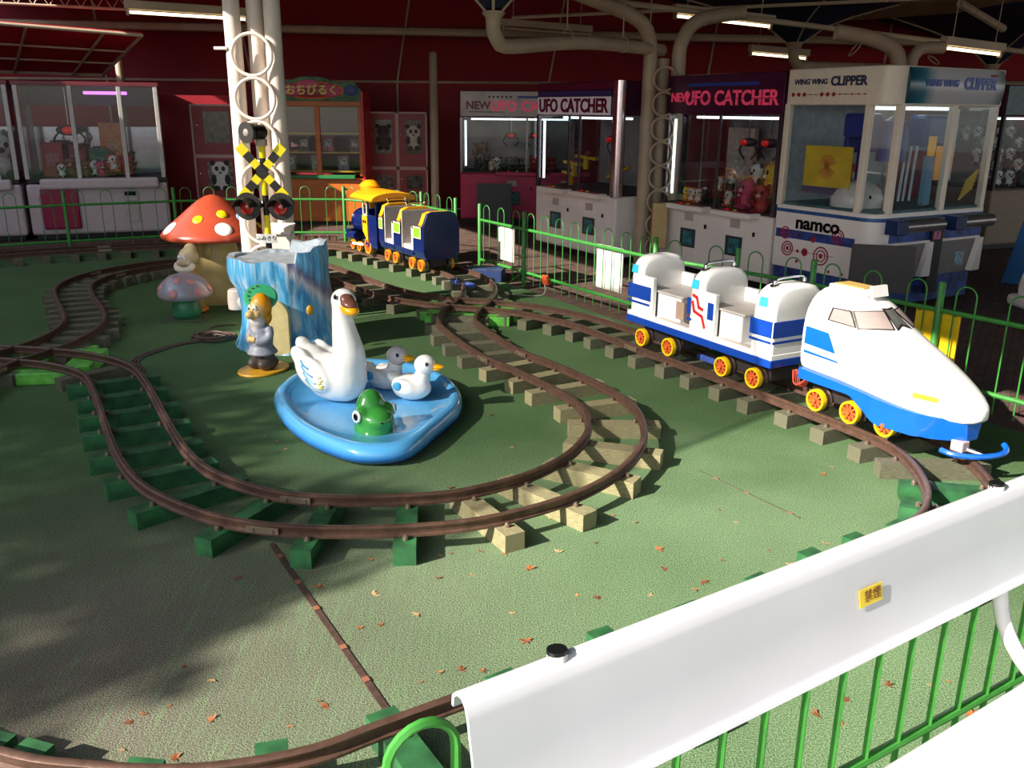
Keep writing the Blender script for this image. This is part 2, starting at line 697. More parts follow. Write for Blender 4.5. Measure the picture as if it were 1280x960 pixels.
# long roof beams with their truss
def beam(label, a, b, r=0.045, m=M_BEIGE):
    a, b = Vector(a), Vector(b)
    t = thing('roof_beam', label, 'beam', a)
    q = MB()
    q.tube([Vector((0, 0, 0)), b - a], r, 8)
    q.build('chord', m, t)
    return t
t = beam('long beige beam running along the top of the red tarpaulin wall', (-9, 14.6, 2.82), (9, 14.6, 2.62), 0.06)
t = thing('roof_truss', 'pale pink lattice truss under the roof above the left machines', 'truss', D(-20, 3, 12.4))
a, b = D(-20, 3, 12.4), D(160, 12, 12.9)
d = b - a
q = MB()
q.tube([(0, 0, 0), d], 0.02, 6)
q.build('lower_chord', M_BEIGE, t)
q = MB()
q.tube([(0, 0, 0.14), d + Vector((0, 0, 0.14))], 0.02, 6)
q.build('upper_chord', M_BEIGE, t)
for k in range(9):
    q = MB()
    q.tube([d * (k / 9), d * ((k + 0.5) / 9) + Vector((0, 0, 0.14)), d * ((k + 1) / 9)], 0.008, 5)
    q.build('brace', M_BEIGE, t)

# brick kerb under the left fence
kerb = struct(link('trim_3', None))
M_KERB = mat('kerb_brick', (92, 56, 50), 0.85, var=0.25, scale=9)
kp = spline([(x + 0.02, y + 0.06) for x, y in LEFT_FENCE], 0.04)
KB = MB().box((0, 0, 0.035), (0.205, 0.11, 0.10)).mesh('brick', M_KERB, False)
acc = 0
for i in range(1, len(kp)):
    acc += (kp[i] - kp[i - 1]).length
    if acc >= 0.215:
        acc = 0
        d = kp[i] - kp[i - 1]
        link('brick', KB, kerb, kp[i] + Vector((0, 0, rnd.uniform(-0.004, 0.004))), (0, 0, math.atan2(d.y, d.x) + rnd.uniform(-0.02, 0.02)))
# ------------------------------------------------------------------ railway tracks
GAUGE = 0.275
SLEEPER_Z, RAIL_Z = 0.075, 0.12
M_RAIL = mat('rusty_rail', (104, 78, 66), 0.42, 0.35, var=0.14, scale=30, bump=0.1)
M_SL_G = mat('sleeper_green', (44, 104, 58), 0.7, var=0.22, scale=12, dirt=(24, 62, 36))
M_SL_T = mat('sleeper_weathered', (164, 154, 116), 0.85, var=0.16, scale=10, stretch=(3, 40, 40), bump=0.4, dirt=(112, 108, 76))
M_SL_O = mat('sleeper_olive', (116, 112, 90), 0.85, var=0.2, scale=10, stretch=(3, 40, 40), bump=0.4, dirt=(70, 74, 56))
M_BOLT = mat('bolt_steel', (160, 142, 124), 0.4, 0.7)
M_CROSS = mat('bright_green_paint', (116, 206, 76), 0.5, var=0.08, dirt=(70, 150, 54))

RAIL_A = [(-1.22, 1.78), (-1.02, 1.74), (-0.75, 1.73), (-0.5, 1.79), (-0.33, 1.89), (-0.15, 2.0), (0.12, 2.17), (0.34, 2.31), (0.61, 2.48), (0.87, 2.66), (1.04, 2.77),
          (1.21, 2.88), (1.42, 3.01), (1.57, 3.13), (1.67, 3.27), (1.74, 3.43), (1.79, 3.66), (1.79, 3.87), (1.73, 4.06), (1.64, 4.24), (1.52, 4.46), (1.31, 4.85),
          (1.09, 5.23), (0.88, 5.58), (0.66, 5.97), (0.42, 6.37), (0.05, 6.72), (-0.3, 6.88), (-0.61, 6.98), (-0.93, 7.17), (-1.15, 7.38), (-1.42, 7.73), (-1.78, 8.26),
          (-2.18, 8.78), (-2.75, 9.02), (-3.32, 8.78), (-3.56, 8.51), (-3.69, 8.2), (-3.72, 7.91), (-3.66, 7.6), (-3.49, 7.26), (-3.25, 6.86), (-3.06, 6.52), (-2.96, 6.26),
          (-2.91, 6.02), (-2.9, 5.79), (-2.93, 5.55), (-3.01, 5.26), (-3.04, 5.0), (-3.0, 4.5), (-2.85, 3.8), (-2.55, 3.0), (-2.1, 2.35), (-1.6, 1.93)]
LOOP = [(564, 418), (599, 440), (652, 463), (695, 484), (723, 502), (735, 519), (732, 541), (709, 565), (667, 587), (610, 604), (546, 615), (440, 619), (355, 614), (299, 600),
        (255, 580), (227, 552), (208, 521), (189, 486)]
RAIL_B = [(-3.1, 10.16), (-2.6, 10.2), (-2.22, 10.16), (-1.9, 9.96), (-1.58, 9.62), (-1.16, 9.07), (-0.78, 8.6), (-0.54, 8.18), (-0.44, 7.8), (-0.42, 7.45), (-0.46, 7.1), (-0.53, 6.8), (-0.555, 6.5),
          (-0.5, 6.2)] + [tuple(G(x, y, RAIL_Z))[:2] for x, y in LOOP[1:]] + [(-2.13, 4.9), (-2.28, 5.12), (-2.46, 5.28), (-2.71, 5.42), (-2.94, 5.49), (-3.15, 5.53), (-3.7, 5.6), (-4.5, 5.9),
          (-5.3, 6.6), (-5.75, 7.6), (-5.75, 8.6), (-5.3, 9.2), (-4.5, 9.7), (-3.7, 10.02)]

def offset(P, dist):
    n_ = len(P)
    o = []
    for i in range(n_):
        t = (P[(i + 3) % n_] - P[i - 3]).normalized()
        o.append(P[i] + Vector((-t.y, t.x, 0)) * dist)
    return o

def rail_mesh(P, name, parent):
    prof = [(-0.022, 0), (0.022, 0), (0.022, 0.008), (0.010, 0.014), (0.010, 0.030), (0.016, 0.036), (0.016, 0.044), (0.010, 0.048), (-0.010, 0.048), (-0.016, 0.044), (-0.016, 0.036),
            (-0.010, 0.030), (-0.010, 0.014), (-0.022, 0.008)]
    prof = [(a * 0.8, b * 0.94) for a, b in prof]
    rings = []
    n_ = len(P)
    for i in range(n_ + 1):
        p = P[i % n_]
        t = (P[(i + 1) % n_] - P[(i - 1) % n_]).normalized()
        s_ = Vector((t.y, -t.x, 0))
        rings.append([p + s_ * a + Vector((0, 0, RAIL_Z - 0.045 + b)) for a, b in prof])
    return MB().loft(rings, False, False).build(name, M_RAIL, parent, angle=50)

SLEEP_MESH = {}
for key, m in (('g', M_SL_G), ('t', M_SL_T), ('o', M_SL_O)):
    SLEEP_MESH[key] = [MB().box((0, 0, SLEEPER_Z / 2), (L, w, SLEEPER_Z)).mesh('sleeper', m, False) for L, w in ((0.47, 0.085), (0.5, 0.08), (0.44, 0.09))]
BOLT_MESH = MB().cyl((0, 0, 0), (0, 0, 0.014), 0.011, n=8).cyl((0, 0, 0.01), (0, 0, 0.02), 0.006, n=6).mesh('bolt', M_BOLT)
CROSS_A, CROSS_B = Vector((-0.33, 7.03, 0)), Vector((-3.02, 5.38, 0))

def track(label, rail, side, spacing, pick):
    t = thing('railway_track', label, 'track')
    C = spline(rail, 0.04, True)
    ctr = offset(C, -side * GAUGE / 2)
    a = rail_mesh(C, 'rail', t)
    b = rail_mesh(offset(C, -side * GAUGE), 'rail', t)
    acc = 9
    for i in range(len(ctr)):
        p = ctr[i]
        d = ctr[(i + 1) % len(ctr)] - ctr[i - 1]
        acc += d.length / 2
        if acc < spacing(p):
            continue
        if min((p - CROSS_A).length, (p - CROSS_B).length) < 0.3:
            continue
        acc = 0
        if p.x < -6.4:
            continue
        ang = math.atan2(d.y, d.x) + PI / 2 + rnd.uniform(-0.06, 0.06)
        s_ = link('sleeper', rnd.choice(SLEEP_MESH[pick(p)]), t, p + Vector((0, 0, rnd.uniform(-0.003, 0.0))), (0, 0, ang))
        if p.length < 5.6:
            for q in (-1, 1):
                link('bolt', BOLT_MESH, s_, (q * (GAUGE / 2 + 0.032), rnd.uniform(-0.01, 0.01), SLEEPER_Z - 0.001))
                link('bolt', BOLT_MESH, s_, (q * (GAUGE / 2 - 0.032), rnd.uniform(-0.01, 0.01), SLEEPER_Z - 0.001))
    # joint plates where two lengths of rail meet
    for k in (0.13, 0.31, 0.46, 0.63, 0.8, 0.93):
        for P in (C, offset(C, -side * GAUGE)):
            i = int(k * len(P))
            d = P[(i + 1) % len(P)] - P[i - 1]
            q = MB()
            q.box((0, 0.017, 0), (0.13, 0.008, 0.026)).box((0, -0.017, 0), (0.13, 0.008, 0.026))
            for e in (-0.04, 0.04):
                q.cyl((e, -0.028, 0), (e, 0.028, 0), 0.009, n=6)
            q.build('joint_plate', M_BOLT, t, False, loc=P[i] + Vector((0, 0, RAIL_Z - 0.024)), rot=(0, 0, math.atan2(d.y, d.x)))
    return t

pick_a = lambda p: 'g' if p.y < 3.62 else 'o'
pick_b = lambda p: ('g' if p.x < -0.12 else 't') if p.y < 4.95 else ('t' if p.x > -0.1 and p.y < 5.6 else 'o')
space_a = lambda p: 0.19 if (p.x < -2.8 and p.y > 5) else (0.34 if p.y < 3.0 and p.x < 1.2 else 0.25)
space_b = lambda p: 0.30 if p.y < 4.9 else 0.26
ta = track('rusty outer track carrying the white bullet train around the turf', RAIL_A, 1, space_a, pick_a)
tb = track('rusty inner track looping around the blue swan pond', RAIL_B, -1, space_b, pick_b)

def crossing(label, c, rot, lit):
    t = thing('track_crossing', label, 'track crossing', c, rot)
    for x, y, L, w, a in ((0, -0.27, 0.66, 0.12, 0), (0, 0.28, 0.62, 0.1, 0), (0, 0.0, 0.18, 0.2, 0), (-0.31, 0.02, 0.16, 0.44, 0), (0.31, 0.02, 0.16, 0.44, 0)):
        q = MB().box((0, 0, 0.036), (L, w, 0.072))
        q.build('board', M_CROSS, t, False, 0.006, (x, y, 0), (0, 0, a))
    for x, y in ((-0.2, -0.2), (0.2, -0.2), (-0.2, 0.2), (0.2, 0.2)):
        q = MB().box((0, 0, 0.03), (0.1, 0.1, 0.06)).cyl((0.02, 0, 0.06), (0.02, 0, 0.075), 0.012, n=8)
        q.build('chair_plate', M_BOLT, t, False, 0, (x * 0.62, y * 0.62, 0))
crossing('bright green boards where the two tracks cross near the blue step', CROSS_A, R(-4), 1)
crossing('green boards where the two tracks cross beside the shaded curve', CROSS_B, R(10), 0)
# ------------------------------------------------------------------ green hoop-top fences
M_FENCE = mat('fence_green', (58, 136, 54), 0.45, var=0.1, scale=20)
M_FENCE_L = mat('fence_green_fresh', (70, 150, 62), 0.4, var=0.08, scale=25)
HOOP_W, PITCH = 0.118, 0.222
def hoop_mesh(m, r=0.0047):
    pts = [(-HOOP_W / 2, 0, 0.03), (-HOOP_W / 2, 0, 0.635)]
    for k in range(1, 10):
        a = PI - PI * k / 10
        pts.append((HOOP_W / 2 * math.cos(a), 0, 0.635 + HOOP_W / 2 * math.sin(a)))
    pts += [(HOOP_W / 2, 0, 0.635), (HOOP_W / 2, 0, 0.03)]
    return MB().tube(pts, r, 6).mesh('hoop', m)
HOOP = hoop_mesh(M_FENCE)
HOOP_L = hoop_mesh(M_FENCE_L, 0.0085)

def post_mesh(m, r=0.02, h=0.70):
    return MB().lathe([(r, 0.0), (r, h - 0.006), (r * 0.75, h)], 12).mesh('post', m)
POST = post_mesh(M_FENCE)

def fence(label, pts, closed_ends=(True, True), m=M_FENCE, hoop=None, top=0.54, low=0.14, rr=0.014, post=None, group=None, phase=0.0, brace=True):
    t = thing('hoop_fence', label, 'fence', (pts[0][0], pts[0][1], 0), 0, group)
    base = Vector((pts[0][0], pts[0][1], 0))
    P = [Vector((x, y, 0)) - base for x, y in pts]
    for i, p in enumerate(P):
        if (i == 0 and not closed_ends[0]) or (i == len(P) - 1 and not closed_ends[1]):
            continue
        link('post', post or POST, t, p)
    for a, b in zip(P[:-1], P[1:]):
        d = b - a
        L = d.length
        dn = d.normalized()
        for z in (top, low):
            q = MB()
            q.cyl(a + Vector((0, 0, z)), b + Vector((0, 0, z)), rr, n=8)
            q.build('rail', m, t)
        k = 0.1 + phase
        cnt = max(1, int((L - 0.06) / PITCH))
        gap = L / cnt
        for j in range(cnt):
            link('hoop', hoop or HOOP, t, a + dn * (gap * (j + 0.5 + phase)), (0, 0, math.atan2(d.y, d.x)))
    return t
fence('green hoop-top fence in shade before the white claw machines', LEFT_FENCE, (True, False))
fence('short green hoop-top fence beside the blue toy train', MID_FENCE)
f_right = fence('long green hoop-top fence running behind the white bullet train', RIGHT_FENCE)
for x, y in ((0.1, 8.33),):
    q = MB()
    q.tube([(x - RIGHT_FENCE[0][0], y - RIGHT_FENCE[0][1], 0.15), (x - RIGHT_FENCE[0][0] - 0.2, y - RIGHT_FENCE[0][1] - 0.12, 0.0)], 0.006, 6)
    q.build('stay', M_FENCE, f_right)

NF = lambda x: (x, 1.235 + 0.605 * x)
NEAR = [NF(-1.9), NF(-0.74), NF(1.72)]
fence('bright green hoop-top fence standing right behind the white bench', NEAR, (True, True), M_FENCE_L, HOOP_L, rr=0.013, post=post_mesh(M_FENCE_L, 0.018), phase=0.45)
fence('bright green fence running off from the corner behind the bench', [NF(1.72), (2.3, 1.75), (2.9, 1.3)], (False, True), M_FENCE_L, HOOP_L, rr=0.013, post=post_mesh(M_FENCE_L, 0.018))

# boards hung on the fence
def board(name, label, cat, p, ang, w, h, z, m, t_=0.012):
    t = thing(name, label, cat, (p[0], p[1], z), ang)
    MB().box((0, 0, 0), (w, t_, h)).build('panel', m, t, False, 0.003)
    for s_ in (-1, 1):
        MB().torus((s_ * w * 0.4, -0.012, h / 2 - 0.005), 0.018, 0.003, (1, 0, 0), 14, 5).build('tie', BLACK, t)
    return t
fa = math.atan2(-0.862, 0.507)
def on_right(s):
    L = 0
    for a, b in zip(RIGHT_FENCE[:-1], RIGHT_FENCE[1:]):
        a, b = Vector((*a, 0)), Vector((*b, 0))
        d = (b - a).length
        if s <= L + d:
            return a + (b - a) * ((s - L) / d)
        L += d
M_BOARD = mat('white_board', (214, 208, 204), 0.5)
board('notice_board', 'plain white board tied to the long fence beside the bullet train tail', 'board', on_right(2.15) + NRM * 0.03, fa, 0.36, 0.36, 0.37, M_BOARD)
board('notice_board', 'plain white board on the fence by the pink claw machine', 'board', on_right(0.48) + NRM * 0.03, fa, 0.3, 0.34, 0.36, M_BOARD)
board('notice_board', 'yellow board on the fence behind the bullet train nose', 'board', on_right(4.95) + NRM * 0.03, math.atan2(-0.74, 0.49), 0.27, 0.34, 0.37, mat('yellow_board', (240, 196, 20), 0.45))

# red wire connector on the lower fence rail
p = on_right(1.3)
t = thing('wire_connector', 'small orange wire connectors wrapped on the lower rail of the long fence', 'connector', (p.x - 0.02, p.y - 0.01, 0.14), fa)
for k in range(3):
    MB().box((k * 0.03 - 0.03, -0.02, 0.0), (0.024, 0.03, 0.085), (0.2, 0, 0)).build('plug', mat('orange_plastic', (206, 84, 46), 0.5), t, False, 0.004)
q = MB()
q.tube(spline([(0, -0.03, -0.04), (0.03, -0.04, -0.1), (0.03, -0.1, -0.132), (-0.1, -0.25, -0.132), (-0.4, -0.4, -0.132)], 0.02), 0.005, 6)
q.build('lead', mat('grey_cable', (150, 142, 130), 0.6), t)

# ------------------------------------------------------------------ white bench in front
M_BENCH = mat('bench_white', (214, 214, 219), 0.32, var=0.035, scale=3, coat=0.2)
M_TUBE = mat('bench_tube', (236, 232, 230), 0.35)
bang = math.atan2(0.648, 1.0)
B0 = Vector((-0.062, 1.066, 0))
bench = thing('bench', 'white sheet-metal bench with yellow no-smoking sticker at the fence', 'bench', B0, bang)
LB = 1.72
# local: x along the bench, y towards the track, z up; the back leans away from the sitter
def sheet(path, x0, x1, thick):
    """bent sheet: path of (y,z), pushed along x"""
    rings = []
    P = [Vector((0, a, b)) for a, b in path]
    up, dn = [], []
    for i, p in enumerate(P):
        t_ = (P[min(i + 1, len(P) - 1)] - P[max(i - 1, 0)]).normalized()
        n_ = Vector((0, -t_.z, t_.y)) * thick / 2
        up.append(p + n_)
        dn.append(p - n_)
    loop = up + dn[::-1]
    return MB().loft([[Vector((x0, q.y, q.z)) for q in loop], [Vector((x1, q.y, q.z)) for q in loop]])
back_path = [(-0.062, 0.595), (-0.05, 0.588), (-0.042, 0.6), (-0.02, 0.70), (-0.006, 0.772), (0.0, 0.79), (0.012, 0.80), (0.026, 0.798), (0.036, 0.788), (0.038, 0.77)]
bk = sheet(back_path, 0.0, LB, 0.006).build('backrest', M_BENCH, bench, angle=50)
seat_path = [(-0.145, 0.412), (-0.165, 0.426), (-0.19, 0.424), (-0.32, 0.412), (-0.47, 0.418), (-0.51, 0.41), (-0.525, 0.39), (-0.52, 0.37)]
sheet(seat_path, 0.02, LB, 0.006).build('seat', M_BENCH, bench, angle=50)
for x in (0.175, 1.385):
    q = MB()
    q.tube(spline([(x, 0.022, 0.805), (x, 0.015, 0.76), (x, -0.02, 0.60), (x, -0.045, 0.50), (x, -0.1, 0.425), (x, -0.16, 0.40), (x, -0.42, 0.39)], 0.02), 0.017, 10)
    q.build('support', M_TUBE, bench)
    q = MB()
    q.cyl((x, 0.022, 0.80), (x, 0.023, 0.812), 0.0165, n=12)
    q.build('end_cap', BLACK, bench)
    for y0, y1 in ((-0.14, -0.02), (-0.42, -0.5)):
        q = MB()
        q.tube([(x, y0, 0.40), (x, y1, 0.0)], 0.017, 10)
        q.build('leg', M_TUBE, bench)
q = MB()
q.cyl((0.175, -0.06, 0.12), (1.385, -0.06, 0.12), 0.012, n=8)
q.build('stretcher', M_TUBE, bench)
st = MB()
st.box((0, 0, 0), (0.07, 0.0012, 0.036))
ps = Vector((0.893, -0.0255, 0.705))
lean = (R(-11), 0, 0)
sk = st.build('sticker', mat('yellow_sticker', (246, 214, 62), 0.5), bench, False, 0, ps, lean)
text_mesh('lettering', '禁煙', 0.026, mat('brown_print', (120, 70, 20), 0.6), sk, (0.004, -0.0012, 0), (PI / 2, 0, 0), 0.0003)
from mathutils.bvhtree import BVHTree
def bvh_of(o):
    me = o.data
    return BVHTree.FromPolygons([v.co.copy() for v in me.vertices], [tuple(p.vertices) for p in me.polygons])

# ------------------------------------------------------------------ swan pond figure
M_POND = bpy.data.materials.new('pond_blue')
M_POND.use_nodes = True
_n, _l = M_POND.node_tree.nodes, M_POND.node_tree.links
_b = _n['Principled BSDF']
_b.inputs['Roughness'].default_value = 0.16
_b.inputs['Coat Weight'].default_value = 0.5
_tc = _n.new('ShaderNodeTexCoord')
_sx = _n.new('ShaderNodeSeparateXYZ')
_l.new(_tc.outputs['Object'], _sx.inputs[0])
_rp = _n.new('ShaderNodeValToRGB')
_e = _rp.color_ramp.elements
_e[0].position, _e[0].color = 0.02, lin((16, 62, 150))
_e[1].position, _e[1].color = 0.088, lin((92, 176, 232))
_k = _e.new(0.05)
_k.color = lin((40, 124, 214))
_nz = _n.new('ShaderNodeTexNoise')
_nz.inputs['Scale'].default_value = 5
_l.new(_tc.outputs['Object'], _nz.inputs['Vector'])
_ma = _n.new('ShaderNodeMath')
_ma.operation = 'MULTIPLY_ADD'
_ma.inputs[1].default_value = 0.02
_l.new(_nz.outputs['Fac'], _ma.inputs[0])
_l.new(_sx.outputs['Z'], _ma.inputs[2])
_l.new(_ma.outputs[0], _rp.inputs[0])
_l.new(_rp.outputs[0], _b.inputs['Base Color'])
M_SWAN = mat('swan_white', (238, 236, 232), 0.22, var=0.03, scale=5, coat=0.4)
M_STROKE = mat('blue_stroke', (66, 160, 206), 0.35)
M_YSTROKE = mat('yellow_stroke', (236, 216, 84), 0.4)
M_BEAK = mat('orange_beak', (248, 176, 16), 0.28, coat=0.3)
M_BROWN = mat('brown_paint', (118, 74, 62), 0.3, coat=0.3)
M_EYE = mat('eye_black', (12, 12, 14), 0.15)
M_EYEW = mat('eye_white', (240, 240, 236), 0.2)

OUT = [(343, 498), (347, 518), (366, 540), (398, 559), (440, 573), (480, 575), (508, 571), (527, 560), (543, 546), (562, 530), (576, 516), (577, 498), (563, 481), (540, 469), (505, 460), (462, 456), (420, 458), (380, 470), (356, 483)]
ring = [G(x, y, 0.045) for x, y in OUT]
pc = sum(ring, Vector()) / len(ring)
pc.z = 0
pond = thing('swan_pond', 'glossy blue pond figure with white swan, two ducklings and green frog', 'statue', pc)
rp_ = [p - pc for p in spline([(p.x, p.y) for p in ring], 0.045, True)]
def rr_(s, z):
    return [Vector((p.x * s, p.y * s, z)) for p in rp_]
q = MB()
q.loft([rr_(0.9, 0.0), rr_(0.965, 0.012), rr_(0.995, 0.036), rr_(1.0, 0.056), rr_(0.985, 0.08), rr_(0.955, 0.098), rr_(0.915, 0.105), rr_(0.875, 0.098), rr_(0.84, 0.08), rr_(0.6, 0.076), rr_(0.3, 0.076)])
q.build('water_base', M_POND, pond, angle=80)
WZ = 0.074
def loc_at(x, y, z=0.076):
    p = G(x, y, z) - pc
    return Vector((p.x, p.y, z))

# swan, modelled facing +x then turned
def swan(parent, c, rot):
    e = link('swan', None, parent, c, (0, 0, rot))
    q = MB()
    q.ell((0, 0, 0.13), (0.185, 0.135, 0.135), n=24, m=16)
    q.ell((0.06, 0, 0.14), (0.13, 0.12, 0.14), n=20, m=14)
    q.ell((-0.13, 0, 0.20), (0.12, 0.085, 0.065), (0, R(38), 0))
    q.ell((-0.21, 0, 0.27), (0.07, 0.055, 0.035), (0, R(48), 0))
    q.tube(spline([(0.07, 0, 0.16), (0.10, 0, 0.26), (0.085, 0, 0.36), (0.07, 0, 0.45), (0.072, 0, 0.53)], 0.02), [0.118 - 0.062 * min(1, (k / 15) ** 0.8) for k in range(30)][:len(spline([(0.07, 0, 0.16), (0.10, 0, 0.26), (0.085, 0, 0.36), (0.07, 0, 0.45), (0.072, 0, 0.53)], 0.02))], 16)
    HA = R(-24)
    hm = Matrix.Rotation(HA, 3, 'Z')
    hr = lambda x, y, z: hm @ Vector((x - 0.075, y, 0)) + Vector((0.075, 0, z))
    q.ell((0.082, 0, 0.56), (0.072, 0.064, 0.066), n=18, m=12)
    for s_ in (-1, 1):
        q.ell((-0.06, s_ * 0.115, 0.165), (0.14, 0.045, 0.085), (0, R(24), s_ * R(6)))
        q.ell((-0.16, s_ * 0.09, 0.235), (0.08, 0.035, 0.05), (0, R(40), 0))
    skin = bvh_of(q.fuse('body', M_SWAN, e, 0.011, 8))
    snap = lambda pts, up=0.001: [(lambda h: h[0] + h[1] * up)(skin.find_nearest(Vector(p))) for p in pts]
    q = MB()
    q.ell(hr(0.152, 0, 0.556), (0.058, 0.043, 0.026), hm @ Euler((0, R(12), 0)).to_matrix())
    q.ell(hr(0.125, 0, 0.577), (0.048, 0.04, 0.028), hm @ Euler((0, R(25), 0)).to_matrix())
    q.fuse('upper_beak', M_BROWN, e, 0.006, 3)
    q = MB()
    q.ell(hr(0.158, 0, 0.527), (0.068, 0.046, 0.031), hm @ Euler((0, R(10), 0)).to_matrix())
    q.fuse('lower_beak', M_BEAK, e, 0.006, 3)
    for s_ in (-1, 1):
        MB().ell(hr(0.108, s_ * 0.057, 0.59), (0.011, 0.008, 0.014), hm).build('eye', M_EYE, e)
        for k in range(4):
            z0 = 0.265 - 0.042 * k
            x0 = -0.13 + 0.018 * k
            pts = [(x0, s_ * 0.2, z0), (x0 + 0.025, s_ * 0.2, z0 - 0.028), (x0 + 0.055, s_ * 0.2, z0 - 0.046), (x0 + 0.095, s_ * 0.2, z0 - 0.056)]
            MB().tube(spline(snap(pts), 0.012), 0.0055, 6).build('feather_stroke', M_STROKE, e)
        for k in range(5):
            pts = [(0.02 + 0.012 * (k % 2), s_ * 0.2, 0.17 - 0.022 * k), (0.05 + 0.012 * (k % 2), s_ * 0.2, 0.18 - 0.022 * k)]
            MB().tube(snap(pts), 0.0055, 6).build('yellow_mark', M_YSTROKE, e)
    return e
swan(pond, loc_at(421, 499), R(-30))

def duckling(parent, c, rot, headmat, name='duckling'):
    e = link(name, None, parent, c, (0, 0, rot))
    e.scale = (1.14, 1.14, 1.14)
    q = MB()
    q.ell((0, 0, 0.062), (0.10, 0.07, 0.062), n=18, m=12)
    q.ell((-0.085, 0, 0.10), (0.045, 0.04, 0.028), (0, R(42), 0))
    q.tube([(0.045, 0, 0.08), (0.062, 0, 0.15)], [0.045, 0.036], 12)
    for s_ in (-1, 1):
        q.ell((-0.02, s_ * 0.058, 0.075), (0.065, 0.022, 0.04), (0, R(14), 0))
    q.fuse('body', M_SWAN, e, 0.008, 6)
    q = MB()
    q.ell((0.07, 0, 0.178), (0.053, 0.049, 0.049), n=18, m=12)
    q.build('head', headmat, e)
    q = MB()
    q.ell((0.125, 0, 0.175), (0.042, 0.024, 0.010), (0, R(4), 0))
    q.ell((0.118, 0, 0.162), (0.034, 0.022, 0.009), (0, R(-2), 0))
    q.ell((0.112, 0, 0.172), (0.026, 0.022, 0.020))
    q.build('beak', M_BEAK, e)
    for s_ in (-1, 1):
        MB().ell((0.093, s_ * 0.042, 0.193), (0.008, 0.006, 0.010)).build('eye', M_EYE, e)
        MB().ell((-0.045, s_ * 0.079, 0.085), (0.022, 0.006, 0.022)).build('blue_mark', M_STROKE, e)
    return e
duckling(pond, loc_at(482, 486), R(-20), mat('duck_grey', (204, 200, 200), 0.3, var=0.05))
duckling(pond, loc_at(515, 499), R(-14), M_SWAN)

# frog head rising from the water
M_FROG = mat('frog_green', (62, 148, 62), 0.2, var=0.12, scale=8, coat=0.4)
e = link('frog', None, pond, loc_at(467, 536), (0, 0, R(-50)))
q = MB()
q.ell((0, 0, 0.0), (0.115, 0.095, 0.10), n=20, m=12)
q.ell((-0.02, 0, 0.09), (0.072, 0.078, 0.115), n=18, m=12)
q.ell((0.045, 0, 0.06), (0.08, 0.085, 0.06))
for s_ in (-1, 1):
    q.ell((0.01, s_ * 0.078, 0.085), (0.042, 0.032, 0.046))
q.fuse('head', M_FROG, e, 0.009, 12)
for s_ in (-1, 1):
    w = MB().ell((0.022, s_ * 0.106, 0.092), (0.026, 0.010, 0.032), (0, 0, s_ * R(-20))).build('eye', M_EYEW, e)
    MB().ell((0.027, s_ * 0.1145, 0.094), (0.013, 0.005, 0.019), (0, 0, s_ * R(-20))).build('pupil', M_EYE, w)
    MB().ell((0.118, s_ * 0.022, 0.066), (0.006, 0.006, 0.006)).build('nostril', M_EYE, e)

# ------------------------------------------------------------------ painted stump
def stump_material():
    m = bpy.data.materials.new('stump_paint')
    m.use_nodes = True
    n, l = m.node_tree.nodes, m.node_tree.links
    b = n['Principled BSDF']
    b.inputs['Roughness'].default_value = 0.35
    tc = n.new('ShaderNodeTexCoord')
    mp = n.new('ShaderNodeMapping')
    mp.inputs['Scale'].default_value = (11, 11, 0.9)
    l.new(tc.outputs['Object'], mp.inputs[0])
    nz = n.new('ShaderNodeTexNoise')
    nz.inputs['Scale'].default_value = 2.2
    nz.inputs['Detail'].default_value = 5
    l.new(mp.outputs[0], nz.inputs['Vector'])
    r1 = n.new('ShaderNodeValToRGB')
    el = r1.color_ramp.elements
    el[0].position, el[0].color = 0.3, lin((40, 118, 176))
    el[1].position, el[1].color = 0.72, lin((212, 224, 230))
    a = el.new(0.5)
    a.color = lin((92, 176, 222))
    l.new(nz.outputs['Fac'], r1.inputs[0])
    # white and mauve sashes over the shoulder
    sx = n.new('ShaderNodeSeparateXYZ')
    l.new(tc.outputs['Object'], sx.inputs[0])
    w = n.new('ShaderNodeMath')
    w.operation = 'MULTIPLY_ADD'
    w.inputs[1].default_value = 1.25
    l.new(sx.outputs['X'], w.inputs[0])
    l.new(sx.outputs['Z'], w.inputs[2])
    nz2 = n.new('ShaderNodeTexNoise')
    nz2.inputs['Scale'].default_value = 3
    l.new(mp.outputs[0], nz2.inputs['Vector'])
    w2 = n.new('ShaderNodeMath')
    w2.operation = 'MULTIPLY_ADD'
    w2.inputs[1].default_value = 0.16
    l.new(nz2.outputs['Fac'], w2.inputs[0])
    l.new(w.outputs[0], w2.inputs[2])
    r2 = n.new('ShaderNodeValToRGB')
    k = r2.color_ramp.elements
    k[0].position, k[0].color = 0.72, (0, 0, 0, 1)
    k[1].position, k[1].color = 0.93, (0, 0, 0, 1)
    z = k.new(0.79)
    z.color = (1, 1, 1, 1)
    z = k.new(0.86)
    z.color = (0.7, 0.7, 0.7, 1)
    l.new(w2.outputs[0], r2.inputs[0])
    mx = n.new('ShaderNodeMix')
    mx.data_type = 'RGBA'
    l.new(r2.outputs[0], mx.inputs['Factor'])
    l.new(r1.outputs[0], mx.inputs[6])
    r3 = n.new('ShaderNodeValToRGB')
    k = r3.color_ramp.elements
    k[0].position, k[0].color = 0.80, lin((220, 214, 220))
    k[1].position, k[1].color = 0.86, lin((128, 78, 118))
    l.new(w2.outputs[0], r3.inputs[0])
    l.new(r3.outputs[0], mx.inputs[7])
    l.new(mx.outputs[2], b.inputs['Base Color'])
    bp = n.new('ShaderNodeBump')
    bp.inputs['Strength'].default_value = 0.6
    bp.inputs['Distance'].default_value = 0.02
    l.new(nz.outputs['Fac'], bp.inputs['Height'])
    l.new(bp.outputs[0], b.inputs['Normal'])
    return m
M_STUMP = stump_material()
